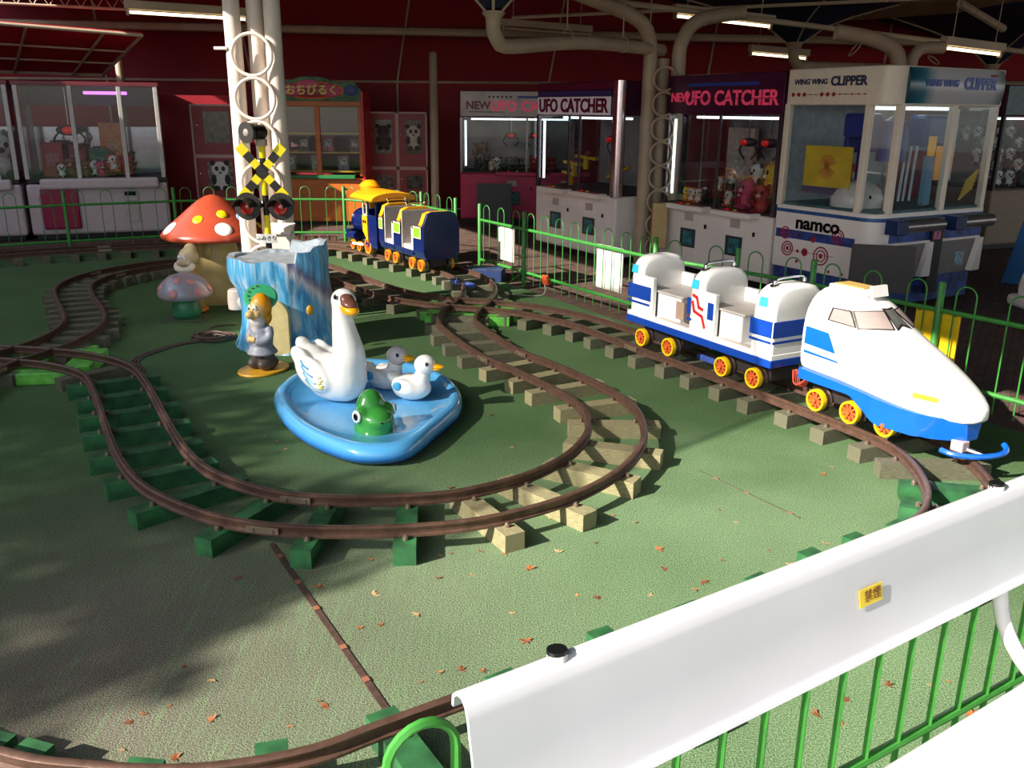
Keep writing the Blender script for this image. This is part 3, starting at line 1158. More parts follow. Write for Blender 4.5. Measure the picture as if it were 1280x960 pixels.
sc_ = Vector((-1.60, 6.14, 0))
stump = thing('tree_stump', 'blue painted fibreglass tree stump with splintered rim', 'stump', sc_)
NS = 120
sr = random.Random(3)
gro = [sr.uniform(-1, 1) for _ in range(NS)]
gro = [(gro[i] + gro[i - 1] * 0.6 + gro[(i + 1) % NS] * 0.6) / 1.6 for i in range(NS)]
def rim(a):
    # a splinter stands up on the right-hand side, in two steps
    d = (a - R(12) + PI) % (2 * PI) - PI
    if -R(52) < d < R(60):
        return 0.725 - 0.03 * abs(d) + 0.008 * math.sin(9 * a)
    if -R(74) < d < R(80):
        return 0.685 + 0.006 * math.sin(9 * a)
    return 0.622 + 0.008 * math.sin(7 * a)
rings = []
for t_ in (0, .03, .08, .16, .25, .35, .45, .55, .65, .75, .85, .93, 1.0):
    ringp = []
    for k in range(NS):
        a = 2 * PI * k / NS
        h = rim(a)
        base = 0.335 + 0.035 * (1 - t_) ** 3 + 0.012 * math.sin(3 * a + 5 * t_) - 0.045 * math.sin(PI * min(1, t_ * 1.15))
        base += 0.075 * max(0, math.cos(a)) * (1 - t_) - 0.02 * max(0, math.cos(a)) * t_ + 0.03 * max(0, -math.cos(a)) * (t_ > .7)
        rr = base + 0.010 * gro[k] * (1 if t_ > .02 else .3)
        ringp.append(Vector((rr * math.cos(a), rr * math.sin(a) * 0.92, h * t_)))
    rings.append(ringp)
inner = [Vector((p.x * 0.88, p.y * 0.88, p.z - 0.004)) for p in rings[-1]]
floor_ = [Vector((p.x * 0.86, p.y * 0.86, 0.606)) for p in rings[-1]]
floor2 = [Vector((p.x * 0.3, p.y * 0.3, 0.604)) for p in rings[-1]]
MB().loft(rings, True, False).build('trunk', M_STUMP, stump, angle=60)
MB().loft([rings[-1], inner, floor_, floor2], False, True).build('cut_top', mat('stump_top', (186, 196, 204), 0.45, var=0.12, scale=18), stump, angle=50)
# painted doorway behind the gnome, yellow window, side branch
q = MB()
pts = []
for k in range(13):
    a = PI * k / 12
    pts.append(Vector((0.085 * math.cos(a), -0.0, 0.27 + 0.10 * math.sin(a))))
pts = [Vector((0.085, 0, 0.0)), *pts, Vector((-0.085, 0, 0.0))]
q.prism([p + Vector((0.02, -0.352, 0)) for p in pts], (0, 0.05, 0))
q.build('doorway', mat('cream_paint', (224, 208, 150), 0.45, var=0.08), stump, False, 0.006)
MB().ell((0.235, -0.285, 0.30), (0.026, 0.016, 0.035), (0, 0, R(38))).build('window', mat('gold_paint', (226, 172, 44), 0.35), stump)
MB().lathe([(0.062, 0.0), (0.066, 0.05), (0.06, 0.13), (0.05, 0.14), (0.02, 0.139)], 20, (-0.355, 0.05, 0.235)).build('side_branch', mat('branch_white', (226, 208, 196), 0.4), stump)
MB().tube([(-0.355, 0.05, 0.30), (-0.25, 0.03, 0.27)], 0.06, 12).build('branch_root', mat('branch_white', (226, 208, 196), 0.4), stump)

# ------------------------------------------------------------------ gnomes and mushrooms
M_SKIN = mat('gnome_skin', (222, 184, 120), 0.4, var=0.06)
M_BEARD = mat('gnome_beard', (206, 200, 196), 0.45, var=0.07)
M_COAT = mat('gnome_coat', (150, 154, 166), 0.45, var=0.12)
M_TROUSER = mat('gnome_grey', (86, 76, 70), 0.5, var=0.15)
M_HOOD = mat('gnome_hood', (226, 152, 20), 0.35, var=0.08)
M_HATG = mat('gnome_hat_green', (64, 172, 118), 0.35)
gn = thing('gnome_statue', 'bearded gnome statue with orange hood on round yellow base plate', 'statue', G(330, 463), R(-118))
gn.scale = (0.95, 0.92, 1.0)
MB().lathe([(0.165, 0), (0.17, 0.008), (0.165, 0.016)], 32, (0, 0, 0), lambda a, z: 1 + 0.12 * math.cos(2 * a)).build('base_plate', mat('plate_yellow', (226, 166, 44), 0.45), gn)
q = MB()
q.ell((0.0, -0.045, 0.055), (0.09, 0.05, 0.045)).ell((0.0, 0.045, 0.055), (0.09, 0.05, 0.045))
q.tube([(-0.01, -0.035, 0.06), (-0.01, -0.03, 0.16)], 0.05, 12).tube([(-0.01, 0.035, 0.06), (-0.01, 0.03, 0.16)], 0.05, 12)
q.fuse('trousers', M_TROUSER, gn, 0.009, 4)
q = MB()
q.lathe([(0.105, 0.115), (0.10, 0.13), (0.072, 0.165), (0.078, 0.21), (0.072, 0.27), (0.045, 0.31)], 24)
for s_ in (-1, 1):
    q.tube(spline([(-0.005, s_ * 0.068, 0.29), (0.01, s_ * 0.092, 0.235), (0.05, s_ * 0.06, 0.205), (0.075, s_ * 0.02, 0.215)], 0.02), 0.027, 10)
q.fuse('coat', M_COAT, gn, 0.008, 4)
q = MB()
for k in range(4):
    q.tube([(0.082, -0.024 + 0.016 * k, 0.235), (0.096, -0.022 + 0.016 * k, 0.222), (0.09, -0.022 + 0.016 * k, 0.208)], 0.009, 8)
    q.tube([(0.07, -0.02 + 0.014 * k, 0.225), (0.085, -0.02 + 0.014 * k, 0.212)], 0.013, 8)
q.tube([(0.075, -0.03, 0.225), (0.082, -0.036, 0.245)], 0.009, 8)
q.fuse('hands', M_SKIN, gn, 0.004, 2)
q = MB()
q.ell((0.01, 0, 0.395), (0.062, 0.06, 0.07), n=20, m=14)
q.ell((0.085, 0, 0.378), (0.036, 0.03, 0.028))
q.ell((0.055, -0.028, 0.375), (0.026, 0.024, 0.022)).ell((0.055, 0.028, 0.375), (0.026, 0.024, 0.022))
q.ell((0.058, 0, 0.348), (0.02, 0.024, 0.012))
q.fuse('head', M_SKIN, gn, 0.006, 4)
q = MB()
q.ell((0.028, 0, 0.325), (0.048, 0.06, 0.05)).ell((0.035, 0, 0.285), (0.035, 0.042, 0.05))
q.fuse('beard', M_BEARD, gn, 0.007, 4)
for s_ in (-1, 1):
    w = MB().ell((0.06, s_ * 0.022, 0.415), (0.014, 0.015, 0.022)).build('eye', M_EYEW, gn)
    MB().ell((0.0735, s_ * 0.02, 0.413), (0.004, 0.006, 0.008)).build('pupil', M_EYE, w)
q = MB()
q.ell((-0.018, 0, 0.41), (0.07, 0.073, 0.088), n=20, m=14)
q.ell((-0.035, 0, 0.345), (0.05, 0.062, 0.06))
q.fuse('hood', M_HOOD, gn, 0.008, 5)
BRIM = Vector((0.46, 0.44, 0.77)).to_track_quat('Z', 'Y').to_matrix()
MB().lathe([(0.0, 0.0), (0.1, 0.0), (0.112, 0.012), (0.1, 0.026), (0.06, 0.032), (0.01, 0.034)], 32, (-0.07, -0.05, 0.448), axis=BRIM).build('hat_brim', M_HATG, gn)
for k in range(7):
    a = R(-75 + 25 * k)
    mm = BRIM
    MB().box(mm @ Vector((-0.08 * math.cos(a), 0.08 * math.sin(a), 0.03)) + Vector((-0.07, -0.05, 0.448)), (0.006, 0.012, 0.02), BRIM).build('hat_mark', M_BROWN, gn, False)

M_CAPR = mat('cap_red', (176, 74, 50), 0.28, var=0.08, scale=5, coat=0.3)
M_STEM = mat('stem_cream', (206, 184, 122), 0.4, var=0.12, scale=4, dirt=(168, 148, 84))
bm_ = thing('mushroom_statue', 'tall mushroom statue with dotted red cap and cream stem', 'statue', (-2.55, 7.62, 0))
MB().lathe([(0.27, 0.0), (0.275, 0.05), (0.255, 0.14), (0.225, 0.26), (0.195, 0.38), (0.17, 0.48), (0.16, 0.54), (0.19, 0.57)], 40).build('stem', M_STEM, bm_, angle=80)
cap_prof = [(0.16, 0.545), (0.30, 0.535), (0.40, 0.535), (0.432, 0.548), (0.437, 0.572), (0.415, 0.602), (0.35, 0.66), (0.265, 0.73), (0.19, 0.795), (0.12, 0.85), (0.06, 0.885), (0.02, 0.897), (0.003, 0.898)]
MB().lathe(cap_prof, 48).build('cap', M_CAPR, bm_, angle=80)
def cap_dot(parent, prof, a, z, r, m, name='dot', i0=4):
    for (r0, z0), (r1, z1) in zip(prof[i0:-1], prof[i0 + 1:]):
        if z0 <= z <= z1:
            f_ = (z - z0) / (z1 - z0)
            rr = r0 + (r1 - r0) * f_
            n_ = Vector(((z1 - z0) * math.cos(a), (z1 - z0) * math.sin(a), -(r1 - r0))).normalized()
            p = Vector((rr * math.cos(a), rr * math.sin(a), z))
            MB().ell(p, (r, r, 0.012), n_.to_track_quat('Z', 'Y').to_matrix(), 20, 8).build(name, m, parent)
            return
M_DOTY = mat('dot_yellow', (244, 208, 24), 0.3)
M_DOTW = mat('dot_white', (240, 236, 232), 0.3)
M_DOTB = mat('dot_blue', (150, 180, 216), 0.3)
for a, z, r, m in ((-98, 0.72, 0.045, M_DOTY), (-54, 0.755, 0.045, M_DOTY), (-60, 0.648, 0.07, M_DOTW), (-142, 0.64, 0.07, M_DOTW), (-18, 0.71, 0.06, M_DOTB), (10, 0.62, 0.06, M_DOTY), (60, 0.7, 0.06, M_DOTW), (130, 0.68, 0.06, M_DOTY)):
    cap_dot(bm_, cap_prof, R(a), z, r, m)
q = MB()
q.ell((0, 0, 0), (0.035, 0.02, 0.06))
q.build('nose', M_STEM, bm_, loc=(-0.01, -0.185, 0.46), rot=(R(-10), 0, 0))

M_CAPB = mat('cap_blue', (128, 142, 160), 0.3, var=0.2, scale=7, coat=0.3, dirt=(172, 140, 138))
M_GSTEM = mat('stem_green', (52, 122, 84), 0.4, var=0.08)
sm = thing('small_mushroom_statue', 'small blue-grey mushroom statue on green stem with square base', 'statue', (-2.57, 6.86, 0), R(4))
MB().box((0.0, 0, 0.008), (0.33, 0.25, 0.016)).build('base_plate', mat('base_green', (74, 88, 60), 0.6), sm, False, 0.003)
MB().lathe([(0.10, 0.016), (0.112, 0.06), (0.105, 0.12), (0.09, 0.19)], 28).build('stem', M_GSTEM, sm, angle=80)
sp = [(0.08, 0.175), (0.15, 0.165), (0.195, 0.178), (0.208, 0.21), (0.195, 0.25), (0.16, 0.305), (0.11, 0.345), (0.05, 0.362), (0.004, 0.364)]
MB().lathe(sp, 40).build('cap', M_CAPB, sm, angle=80)
M_DOTP = mat('dot_pink', (200, 138, 138), 0.35)
for a, z, r in ((-100, 0.235, 0.036), (-45, 0.24, 0.034), (-95, 0.325, 0.03), (-55, 0.315, 0.03), (-150, 0.27, 0.034), (-5, 0.255, 0.034)):
    cap_dot(sm, sp, R(a), z, r, M_DOTP, i0=3)
dw = thing('gnome_statue', 'unpainted cream gnome statue peeping over the small mushroom', 'statue', (-2.63, 7.15, 0), R(-108))
dw.scale = (0.93, 0.93, 0.93)
M_PALE = mat('pale_plaster', (206, 190, 164), 0.5, var=0.08)
q = MB()
q.lathe([(0.10, 0.0), (0.11, 0.05), (0.10, 0.2), (0.09, 0.32), (0.06, 0.38)], 24)
q.fuse('body', mat('gnome_tunic', (176, 148, 84), 0.45), dw, 0.01, 3)
q = MB()
q.ell((0.02, 0, 0.455), (0.07, 0.07, 0.075), n=20, m=14)
q.ell((0.095, 0, 0.445), (0.042, 0.034, 0.03))
q.ell((0.062, -0.036, 0.435), (0.03, 0.03, 0.026)).ell((0.062, 0.036, 0.435), (0.03, 0.03, 0.026))
q.fuse('head', M_PALE, dw, 0.006, 4)
q = MB()
for k in range(13):
    a = R(-95 + 190 * k / 12)
    q.ell((0.05 + 0.03 * math.cos(a), 0.078 * math.sin(a), 0.405 - 0.03 * math.cos(a)), (0.028, 0.028, 0.03))
q.fuse('beard', mat('plaster_beard', (222, 212, 192), 0.5), dw, 0.007, 3)
q = MB()
q.ell((-0.015, 0, 0.475), (0.082, 0.088, 0.085), n=20, m=14)
q.ell((-0.045, 0, 0.54), (0.055, 0.055, 0.05))
q.fuse('hood', mat('plaster_hood', (188, 172, 134), 0.5), dw, 0.008, 5)
for s_ in (-1, 1):
    w = MB().ell((0.08, s_ * 0.024, 0.482), (0.012, 0.017, 0.022)).build('eye', M_EYEW, dw)
    MB().ell((0.0915, s_ * 0.02, 0.478), (0.003, 0.005, 0.007)).build('pupil', M_EYE, w)
MB().ell((0.03, 0.13, 0.03), (0.08, 0.05, 0.03), (0, 0, 0.3)).build('shoe', mat('shoe_orange', (196, 118, 46), 0.4), dw)

# ------------------------------------------------------------------ cable coil on the turf
M_CABLE = mat('brown_cable', (88, 66, 56), 0.6)
cc = G(268, 424)
t = thing('cable_coil', 'coil of brown cable lying on the turf near the stump', 'cable', cc)
q = MB()
pts = []
for k in range(200):
    a = k / 200 * 2 * PI * 5
    rr = 0.10 + 0.018 * math.sin(k * 0.37) + 0.012 * math.sin(k * 0.11)
    pts.append((rr * 1.25 * math.cos(a), rr * 0.95 * math.sin(a), 0.008 + 0.03 * k / 200))
q.tube(pts, 0.007, 6)
q.build('coil', M_CABLE, t)
def path_rel(P, z=0.008):
    return [Vector((G(x, y).x - cc.x, G(x, y).y - cc.y, z)) for x, y in P]
for dx in (0, 4, 8):
    MB().tube(spline(path_rel([(258 - dx, 427), (225 - dx, 432), (200 - dx, 440), (180 - dx, 447), (172 - dx, 455), (180 - dx, 462), (176 - dx, 469)]), 0.03), 0.006, 6).build('lead', M_CABLE, t)
MB().tube(spline(path_rel([(270, 422), (262, 412), (275, 408), (296, 407)]), 0.03), 0.006, 6).build('lead', M_CABLE, t)
# ------------------------------------------------------------------ toy trains
def patch(bvh, mw, corners, n=8, lift=0.003, mirror=False):
    """thin skin lying on a body: four corner pixels give where it sits on the body"""
    inv = mw.inverted()
    org = inv @ Vector((0, 0, CAM_H))
    pts = []
    a, b, c, d = [Vector((*p, 0)) for p in corners]
    for i in range(n + 1):
        row = []
        for j in range(n + 1):
            s, t = i / n, j / n
            p = (a * (1 - s) + b * s) * (1 - t) + (d * (1 - s) + c * s) * t
            r = ray(p.x, p.y)
            dr = (inv.to_3x3() @ r).normalized()
            hit = bvh.ray_cast(org, dr)
            if hit[0] is None:
                hit = bvh.find_nearest(org + dr * (-org).length)
            q = hit[0] + hit[1] * lift * (1 if hit[1].dot(dr) < 0 else -1)
            if mirror:
                q = Vector((q.x, -q.y, q.z))
            row.append(q)
        pts.append(row)
    m_ = MB()
    f = []
    for i in range(n):
        for j in range(n):
            k = i * (n + 1) + j
            f.append((k, k + 1, k + n + 2, k + n + 1))
    m_.add([p for r_ in pts for p in r_], f)
    return m_

M_TW = mat('train_white', (240, 238, 236), 0.25, var=0.02, scale=4, coat=0.5)
M_TB = mat('train_blue', (18, 96, 206), 0.25, var=0.03, coat=0.5)
M_TBD = mat('train_blue_band', (20, 66, 162), 0.28, var=0.05, coat=0.4)
M_SKY = mat('train_sky_blue', (58, 190, 226), 0.3)
M_REDLINE = mat('red_line', (206, 44, 40), 0.35)
M_SEATV = mat('seat_grey', (186, 178, 172), 0.4, var=0.05)
M_RIM = mat('wheel_yellow', (244, 196, 20), 0.4, var=0.05)
M_SPOKE = mat('wheel_orange', (206, 92, 44), 0.45, var=0.1)
M_STEEL = mat('wheel_steel', (120, 104, 96), 0.35, 0.8)
M_DARKU = mat('underframe', (40, 34, 34), 0.6)
M_RIM_O = mat('wheel_amber', (236, 150, 26), 0.4, var=0.06)

def wheel_parts(r, rim, side):
    """spoked wheel on one side, axle along y, centre at origin"""
    hub = MB()
    s = side
    hub.cyl((0, s * -0.008, 0), (0, s * 0.026, 0), r * 0.2, n=12)
    for k in range(9):
        a = 2 * PI * k / 9
        c, sn = math.cos(a), math.sin(a)
        M = Matrix.Rotation(-a, 3, 'Y')
        hub.box((c * r * 0.47, s * 0.006, sn * r * 0.47), (r * 0.66, 0.012, r * 0.19), M)
    rimb = MB()
    pr = [(r * 0.8, s * 0.016), (r * 0.98, s * 0.016), (r, s * 0.010), (r, s * -0.012), (r * 0.8, s * -0.012)]
    rings = [[Vector((q[0] * math.cos(2 * PI * k / 28), q[1], q[0] * math.sin(2 * PI * k / 28))) for k in range(28)] for q in pr + pr[:1]]
    rimb.loft(rings, False, False)
    tread = MB()
    tread.cyl((0, s * -0.012, 0), (0, s * -0.040, 0), r * 1.0, n=28)
    tread.cyl((0, s * -0.040, 0), (0, s * -0.048, 0), r * 1.1, n=28)
    return hub, rimb, tread

def wheels(parent, xs, r, gauge, rim=M_RIM, z0=0.12):
    for sd in (-1, 1):
        hub, rimb, tread = wheel_parts(r, rim, sd)
        hm, rm, tm = hub.mesh('spokes', M_SPOKE), rimb.mesh('rim', rim), tread.mesh('tread', M_STEEL)
        for x in xs:
            w = link('wheel', tm, parent, (x, sd * (gauge / 2 + 0.018), z0 + r))
            link('spokes', hm, w)
            link('rim', rm, w)
    for x in xs:
        MB().cyl((x, -gauge / 2, z0 + r), (x, gauge / 2, z0 + r), 0.012, n=8).build('axle', M_STEEL, parent)

def arch(hw, zb, zs, zt, n=9):
    """upright sides to zs, round shoulders to zt"""
    p = [(-hw, zb), (-hw, zs)]
    for k in range(1, n):
        a = PI - PI * k / n
        c, s = math.cos(a), math.sin(a)
        p.append((hw * math.copysign(abs(c) ** 0.62, c), zs + (zt - zs) * abs(s) ** 0.75))
    return p + [(hw, zs), (hw, zb)]

def arch_block(x0, x1, hw, zb, zs, zt, cham=0.02):
    rings = []
    for x, g in ((x0, -cham), (x0 + cham, 0), (x1 - cham * 0.4, 0), (x1, -cham * 0.4)):
        rings.append([Vector((x, y + (0 if abs(y) < 1e-4 else -math.copysign(1, y) * (-g) * 0.6), z + (g if z > zs - 0.01 else 0))) for y, z in arch(hw, zb, zs, zt)])
    return MB().loft(rings)

TD = Vector((0.48, -0.877, 0))
TR = Vector((-0.877, -0.48, 0))
CAR_O = Vector((1.12, 5.23, 0)) - TR * 0.1375
tang = math.atan2(TD.y, TD.x)
car = thing('bullet_train_car', 'white open bullet train car with blue bands and two seats', 'train car', CAR_O, tang)
HW = 0.18
zb, zs, zt = 0.31, 0.59, 0.715
MB().box((-0.005, 0, 0.29), (1.33, 2 * HW + 0.004, 0.045)).build('skirt', M_TBD, car, False, 0.004)
MB().box((-0.005, 0, 0.325), (1.325, 2 * HW - 0.004, 0.03)).build('floor_pan', M_TW, car, False, 0.003)
arch_block(-0.665, -0.52, HW, zb, zs, zt, 0.05).build('rear_hood', M_TW, car, bevel=0.008, angle=50)
arch_block(-0.065, 0.075, HW, zb, zs, zt, 0.045).build('middle_hood', M_TW, car, bevel=0.008, angle=50)
arch_block(0.475, 0.655, HW, zb, zs, zt, 0.04).build('front_hood', M_TW, car, bevel=0.008, angle=50)
for x0, x1 in ((-0.53, -0.405), (0.065, 0.185)):
    for s_ in (-1, 1):
        MB().box(((x0 + x1) / 2, s_ * (HW - 0.0175), (zb + zs) / 2), (x1 - x0, 0.035, zs - zb)).build('arm_panel', M_TW, car, False, 0.008)
for xa, xb in ((-0.405, -0.07), (0.185, 0.475)):
    MB().box(((xa + xb) / 2 - 0.06, 0, 0.415), (xb - xa - 0.1, 2 * HW - 0.10, 0.16)).build('seat_box', M_TW, car, False, 0.006)
    MB().box(((xa + xb) / 2 - 0.1, 0, 0.503), (xb - xa + 0.04, 2 * HW - 0.075, 0.014)).build('seat', M_SEATV, car, False, 0.005)
    for s_ in (-1, 1):
        MB().box(((xa + xb) / 2 + 0.02, s_ * (HW - 0.028), 0.342), (xb - xa - 0.06, 0.04, 0.006)).build('step_plate', mat('tread_plate', (214, 200, 190), 0.5, bump=0.5, bscale=160), car, False)
MB().box((-0.165, -HW + 0.048, 0.42), (0.11, 0.006, 0.11)).build('vent_panel', mat('tan_panel', (168, 142, 124), 0.5), car, False)
MB().box((-0.115, -HW + 0.0465, 0.42), (0.05, 0.006, 0.11)).build('vent_slot', mat('slot_grey', (84, 74, 68), 0.6), car, False)
T_ = 0.003
for s_ in (-1, 1):
    y = s_ * (HW + 0.0012)
    for x0, x1, z0, z1, m, nm in ((-0.655, -0.42, 0.435, 0.525, M_TBD, 'blue_band'), (-0.655, -0.43, 0.402, 0.416, M_TBD, 'thin_stripe'), (0.48, 0.645, 0.435, 0.525, M_TBD, 'blue_band'), (0.48, 0.645, 0.402, 0.416, M_TBD, 'thin_stripe'),
                                  (-0.06, -0.03, 0.435, 0.535, M_TBD, 'blue_band'), (-0.06, -0.015, 0.398, 0.412, M_TBD, 'thin_stripe'), (0.125, 0.175, 0.435, 0.535, M_TBD, 'blue_band')):
        MB().box(((x0 + x1) / 2, y, (z0 + z1) / 2), (x1 - x0, T_, z1 - z0)).build(nm, m, car, False)
    for P_ in ([(-0.01, 0.555), (0.025, 0.545), (0.045, 0.49), (0.08, 0.482)], [(-0.012, 0.515), (0.006, 0.46), (0.078, 0.44), (0.105, 0.38)]):
        q = MB()
        for (xa, za), (xb, zb_) in zip(P_[:-1], P_[1:]):
            d = Vector((xb - xa, 0, zb_ - za))
            q.box(((xa + xb) / 2, y, (za + zb_) / 2), (d.length + 0.012, T_, 0.019), Matrix.Rotation(-math.atan2(d.z, d.x), 3, 'Y'))
        q.build('red_zigzag', M_REDLINE, car, False)
for x, w in ((0.6565, 1), (-0.6665, -1)):
    MB().box((x, 0, 0.48), (T_, 2 * HW, 0.09)).build('blue_band', M_TBD, car, False)
    MB().box((x, 0, 0.409), (T_, 2 * HW, 0.014)).build('thin_stripe', M_TBD, car, False)
for x in (-0.60, 0.0, 0.565):
    for s_ in (-1, 1):
        MB().box((x, s_ * (HW - 0.004), 0.622), (0.06, 0.012, 0.052), (s_ * R(10), 0, 0)).build('sky_blue_square', M_SKY, car, False, 0.002)
for x in (0.0, 0.565):
    q = MB()
    q.tube(spline([(x, -0.11, 0.70), (x, -0.11, 0.735), (x + 0.01, 0.0, 0.748), (x, 0.11, 0.735), (x, 0.11, 0.70)], 0.02), 0.008, 8)
    q.build('hand_rail', CHROME, car)
    for s_ in (-1, 1):
        MB().lathe([(0.026, 0), (0.026, 0.008), (0.014, 0.014), (0.012, 0.035), (0.004, 0.04)], 14, (x, s_ * 0.11, 0.698)).build('rail_socket', CHROME, car)
wheels(car, (-0.52, -0.24, 0.26, 0.52), 0.058, GAUGE)
for x in (-0.38, 0.39):
    MB().box((x, 0, 0.2), (0.4, 0.2, 0.075)).build('bogie', M_DARKU, car, False, 0.01)
q = MB()
for k in range(4):
    q.tube(spline([(0.655, 0.0 + 0.01 * k, 0.24), (0.70, -0.03 + 0.02 * k, 0.17 - 0.01 * k), (0.75, -0.02 + 0.015 * k, 0.2), (0.78, 0, 0.25)], 0.02), 0.004, 5)
q.build('red_wires', mat('red_wire', (196, 74, 56), 0.5), car)

# bullet nose
LO = Vector((1.70, 4.19, 0)) - TR * 0.1375
loco = thing('bullet_train_engine', 'white bullet train engine with long pointed nose and blue skirt', 'train', LO, tang)
st = [(-0.345, 0.172, 0.305, 0.66, 0.735), (-0.325, 0.18, 0.305, 0.665, 0.748), (-0.2, 0.182, 0.30, 0.665, 0.75), (-0.08, 0.182, 0.295, 0.655, 0.738), (-0.02, 0.182, 0.29, 0.64, 0.712), (0.06, 0.181, 0.285, 0.60, 0.655), (0.12, 0.179, 0.28, 0.565, 0.612),
      (0.2, 0.173, 0.272, 0.525, 0.572), (0.28, 0.163, 0.265, 0.49, 0.535), (0.36, 0.149, 0.262, 0.455, 0.495), (0.43, 0.131, 0.262, 0.42, 0.458), (0.49, 0.110, 0.264, 0.39, 0.424), (0.54, 0.085, 0.268, 0.362, 0.392), (0.575, 0.056, 0.278, 0.342, 0.366), (0.595, 0.022, 0.295, 0.328, 0.345)]
def nose_ring(x, hw, z0, zs_, z1, n=26):
    o = []
    for k in range(n):
        a = 2 * PI * k / n - PI / 2
        c, s = math.cos(a), math.sin(a)
        yy = hw * math.copysign(abs(c) ** (0.5 if s < 0 else 0.72), c)
        zm = z0 + (z1 - z0) * 0.42
        zz = zm + (z1 - zm) * abs(s) ** 0.8 if s >= 0 else zm - (zm - z0) * abs(s) ** 0.35
        o.append(Vector((x, yy, zz)))
    return o
dense = []
for i in range(len(st) - 1):
    for k in range(3):
        t_ = k / 3
        dense.append(tuple(st[i][j] * (1 - t_) + st[i + 1][j] * t_ for j in range(5)))
dense.append(st[-1])
body = MB().loft([nose_ring(*s_) for s_ in dense]).build('shell', M_TW, loco, angle=60)
bv = bvh_of(body)
mw = Matrix.Translation(LO) @ Matrix.Rotation(tang, 4, 'Z')
# skirt, lower round the nose
sk_ = []
for x, hw, z0, *_ in dense:
    if x > 0.56:
        break
    if x < 0.0:
        low = 0.272
    elif x < 0.16:
        low = 0.272 - (0.272 - 0.172) * (x / 0.16)
    else:
        low = 0.172 + max(0, x - 0.42) * 0.12
    top = z0 + 0.022
    w_ = hw + 0.004 + 0.006 * (x > 0.1) - (0.03 * max(0, (x - 0.4)) / 0.16)
    sk_.append([Vector((x, -w_, top)), Vector((x, -w_ + 0.002 + 0.02 * (x > 0.36), low)), Vector((x, w_ - 0.002 - 0.02 * (x > 0.36), low)), Vector((x, w_, top))])
MB().loft(sk_).build('skirt', M_TB, loco, angle=35)
M_FRAME = mat('window_black', (36, 30, 32), 0.4)
M_PANE = mat('window_pane', (158, 142, 138), 0.12, var=0.03)
M_WIND = mat('windscreen', (92, 92, 88), 0.08, var=0.15)
zz = lambda x, y: (1020 + x / 9.143, 340 + y / 9.143)
w1 = [zz(205, 415), zz(400, 455), zz(455, 635), zz(150, 545)]
w2 = [zz(435, 455), zz(775, 455), zz(890, 665), zz(490, 650)]
w3 = [zz(785, 450), zz(868, 418), zz(985, 590), zz(930, 665)]
def grow(c, k):
    m_ = [sum(p[i] for p in c) / 4 for i in (0, 1)]
    o = []
    for p in c:
        dx, dy = p[0] - m_[0], p[1] - m_[1]
        L = math.hypot(dx, dy)
        o.append((p[0] + dx / L * k, p[1] + dy / L * k))
    return o
for mir in (False, True):
    for c, m in ((w1, M_PANE), (w2, M_PANE), (w3, M_WIND)):
        fr_ = patch(bv, mw, grow(c, 1.8), lift=0.003, mirror=mir).build('window', M_FRAME, loco)
        patch(bv, mw, grow(c, -0.9), lift=0.0045, mirror=mir).build('pane', m, fr_)
    z6 = lambda x, y: (960 + x / 4, 340 + y / 4)
    patch(bv, mw, [z6(178, 262), z6(305, 305), z6(338, 410), z6(160, 345)], mirror=mir).build('blue_band', M_TB, loco)
    patch(bv, mw, [z6(157, 376), z6(345, 446), z6(358, 460), z6(155, 390)], mirror=mir).build('thin_stripe', M_TB, loco)
    patch(bv, mw, [z6(725, 600), z6(858, 632), z6(848, 656), z6(722, 626)], mirror=mir).build('headlamp', mat('lamp_yellow', (240, 236, 60), 0.3), loco)
# roof fittings
MB().prism([(-0.30, -0.07, 0.742), (-0.06, -0.06, 0.742), (-0.06, 0.06, 0.742), (-0.30, 0.07, 0.742)], (0, 0, 0.028)).build('roof_box', M_TW, loco, False, 0.004)
MB().box((-0.19, 0, 0.772), (0.18, 0.1, 0.006)).build('roof_panel', mat('gold_panel', (204, 168, 92), 0.35), loco, False)
MB().prism([(-0.055, -0.055, 0.74), (-0.035, -0.055, 0.74), (-0.055, -0.05, 0.792), (-0.066, -0.05, 0.792)], (0, 0.11, 0)).build('deflector', M_TW, loco, False)
wheels(loco, (-0.22, 0.0, 0.21), 0.058, GAUGE)
MB().box((-0.02, 0, 0.215), (0.58, 0.2, 0.09)).build('underframe', M_DARKU, loco, False, 0.01)
q = MB()
q.tube(spline([(0.5, -0.14, 0.15), (0.56, -0.13, 0.145), (0.63, -0.06, 0.145), (0.665, 0.04, 0.15), (0.66, 0.10, 0.16), (0.63, 0.115, 0.175)], 0.02), 0.013, 8)
q.build('bumper', M_TB, loco)
MB().tube([(0.47, -0.03, 0.2), (0.56, -0.03, 0.15), (0.62, 0.0, 0.14)], 0.012, 8).build('coupling', CHROME, loco)
MB().box((0.53, -0.05, 0.165), (0.06, 0.05, 0.05)).build('coupling_block', mat('pink_plastic', (206, 176, 176), 0.5), loco, False, 0.004)

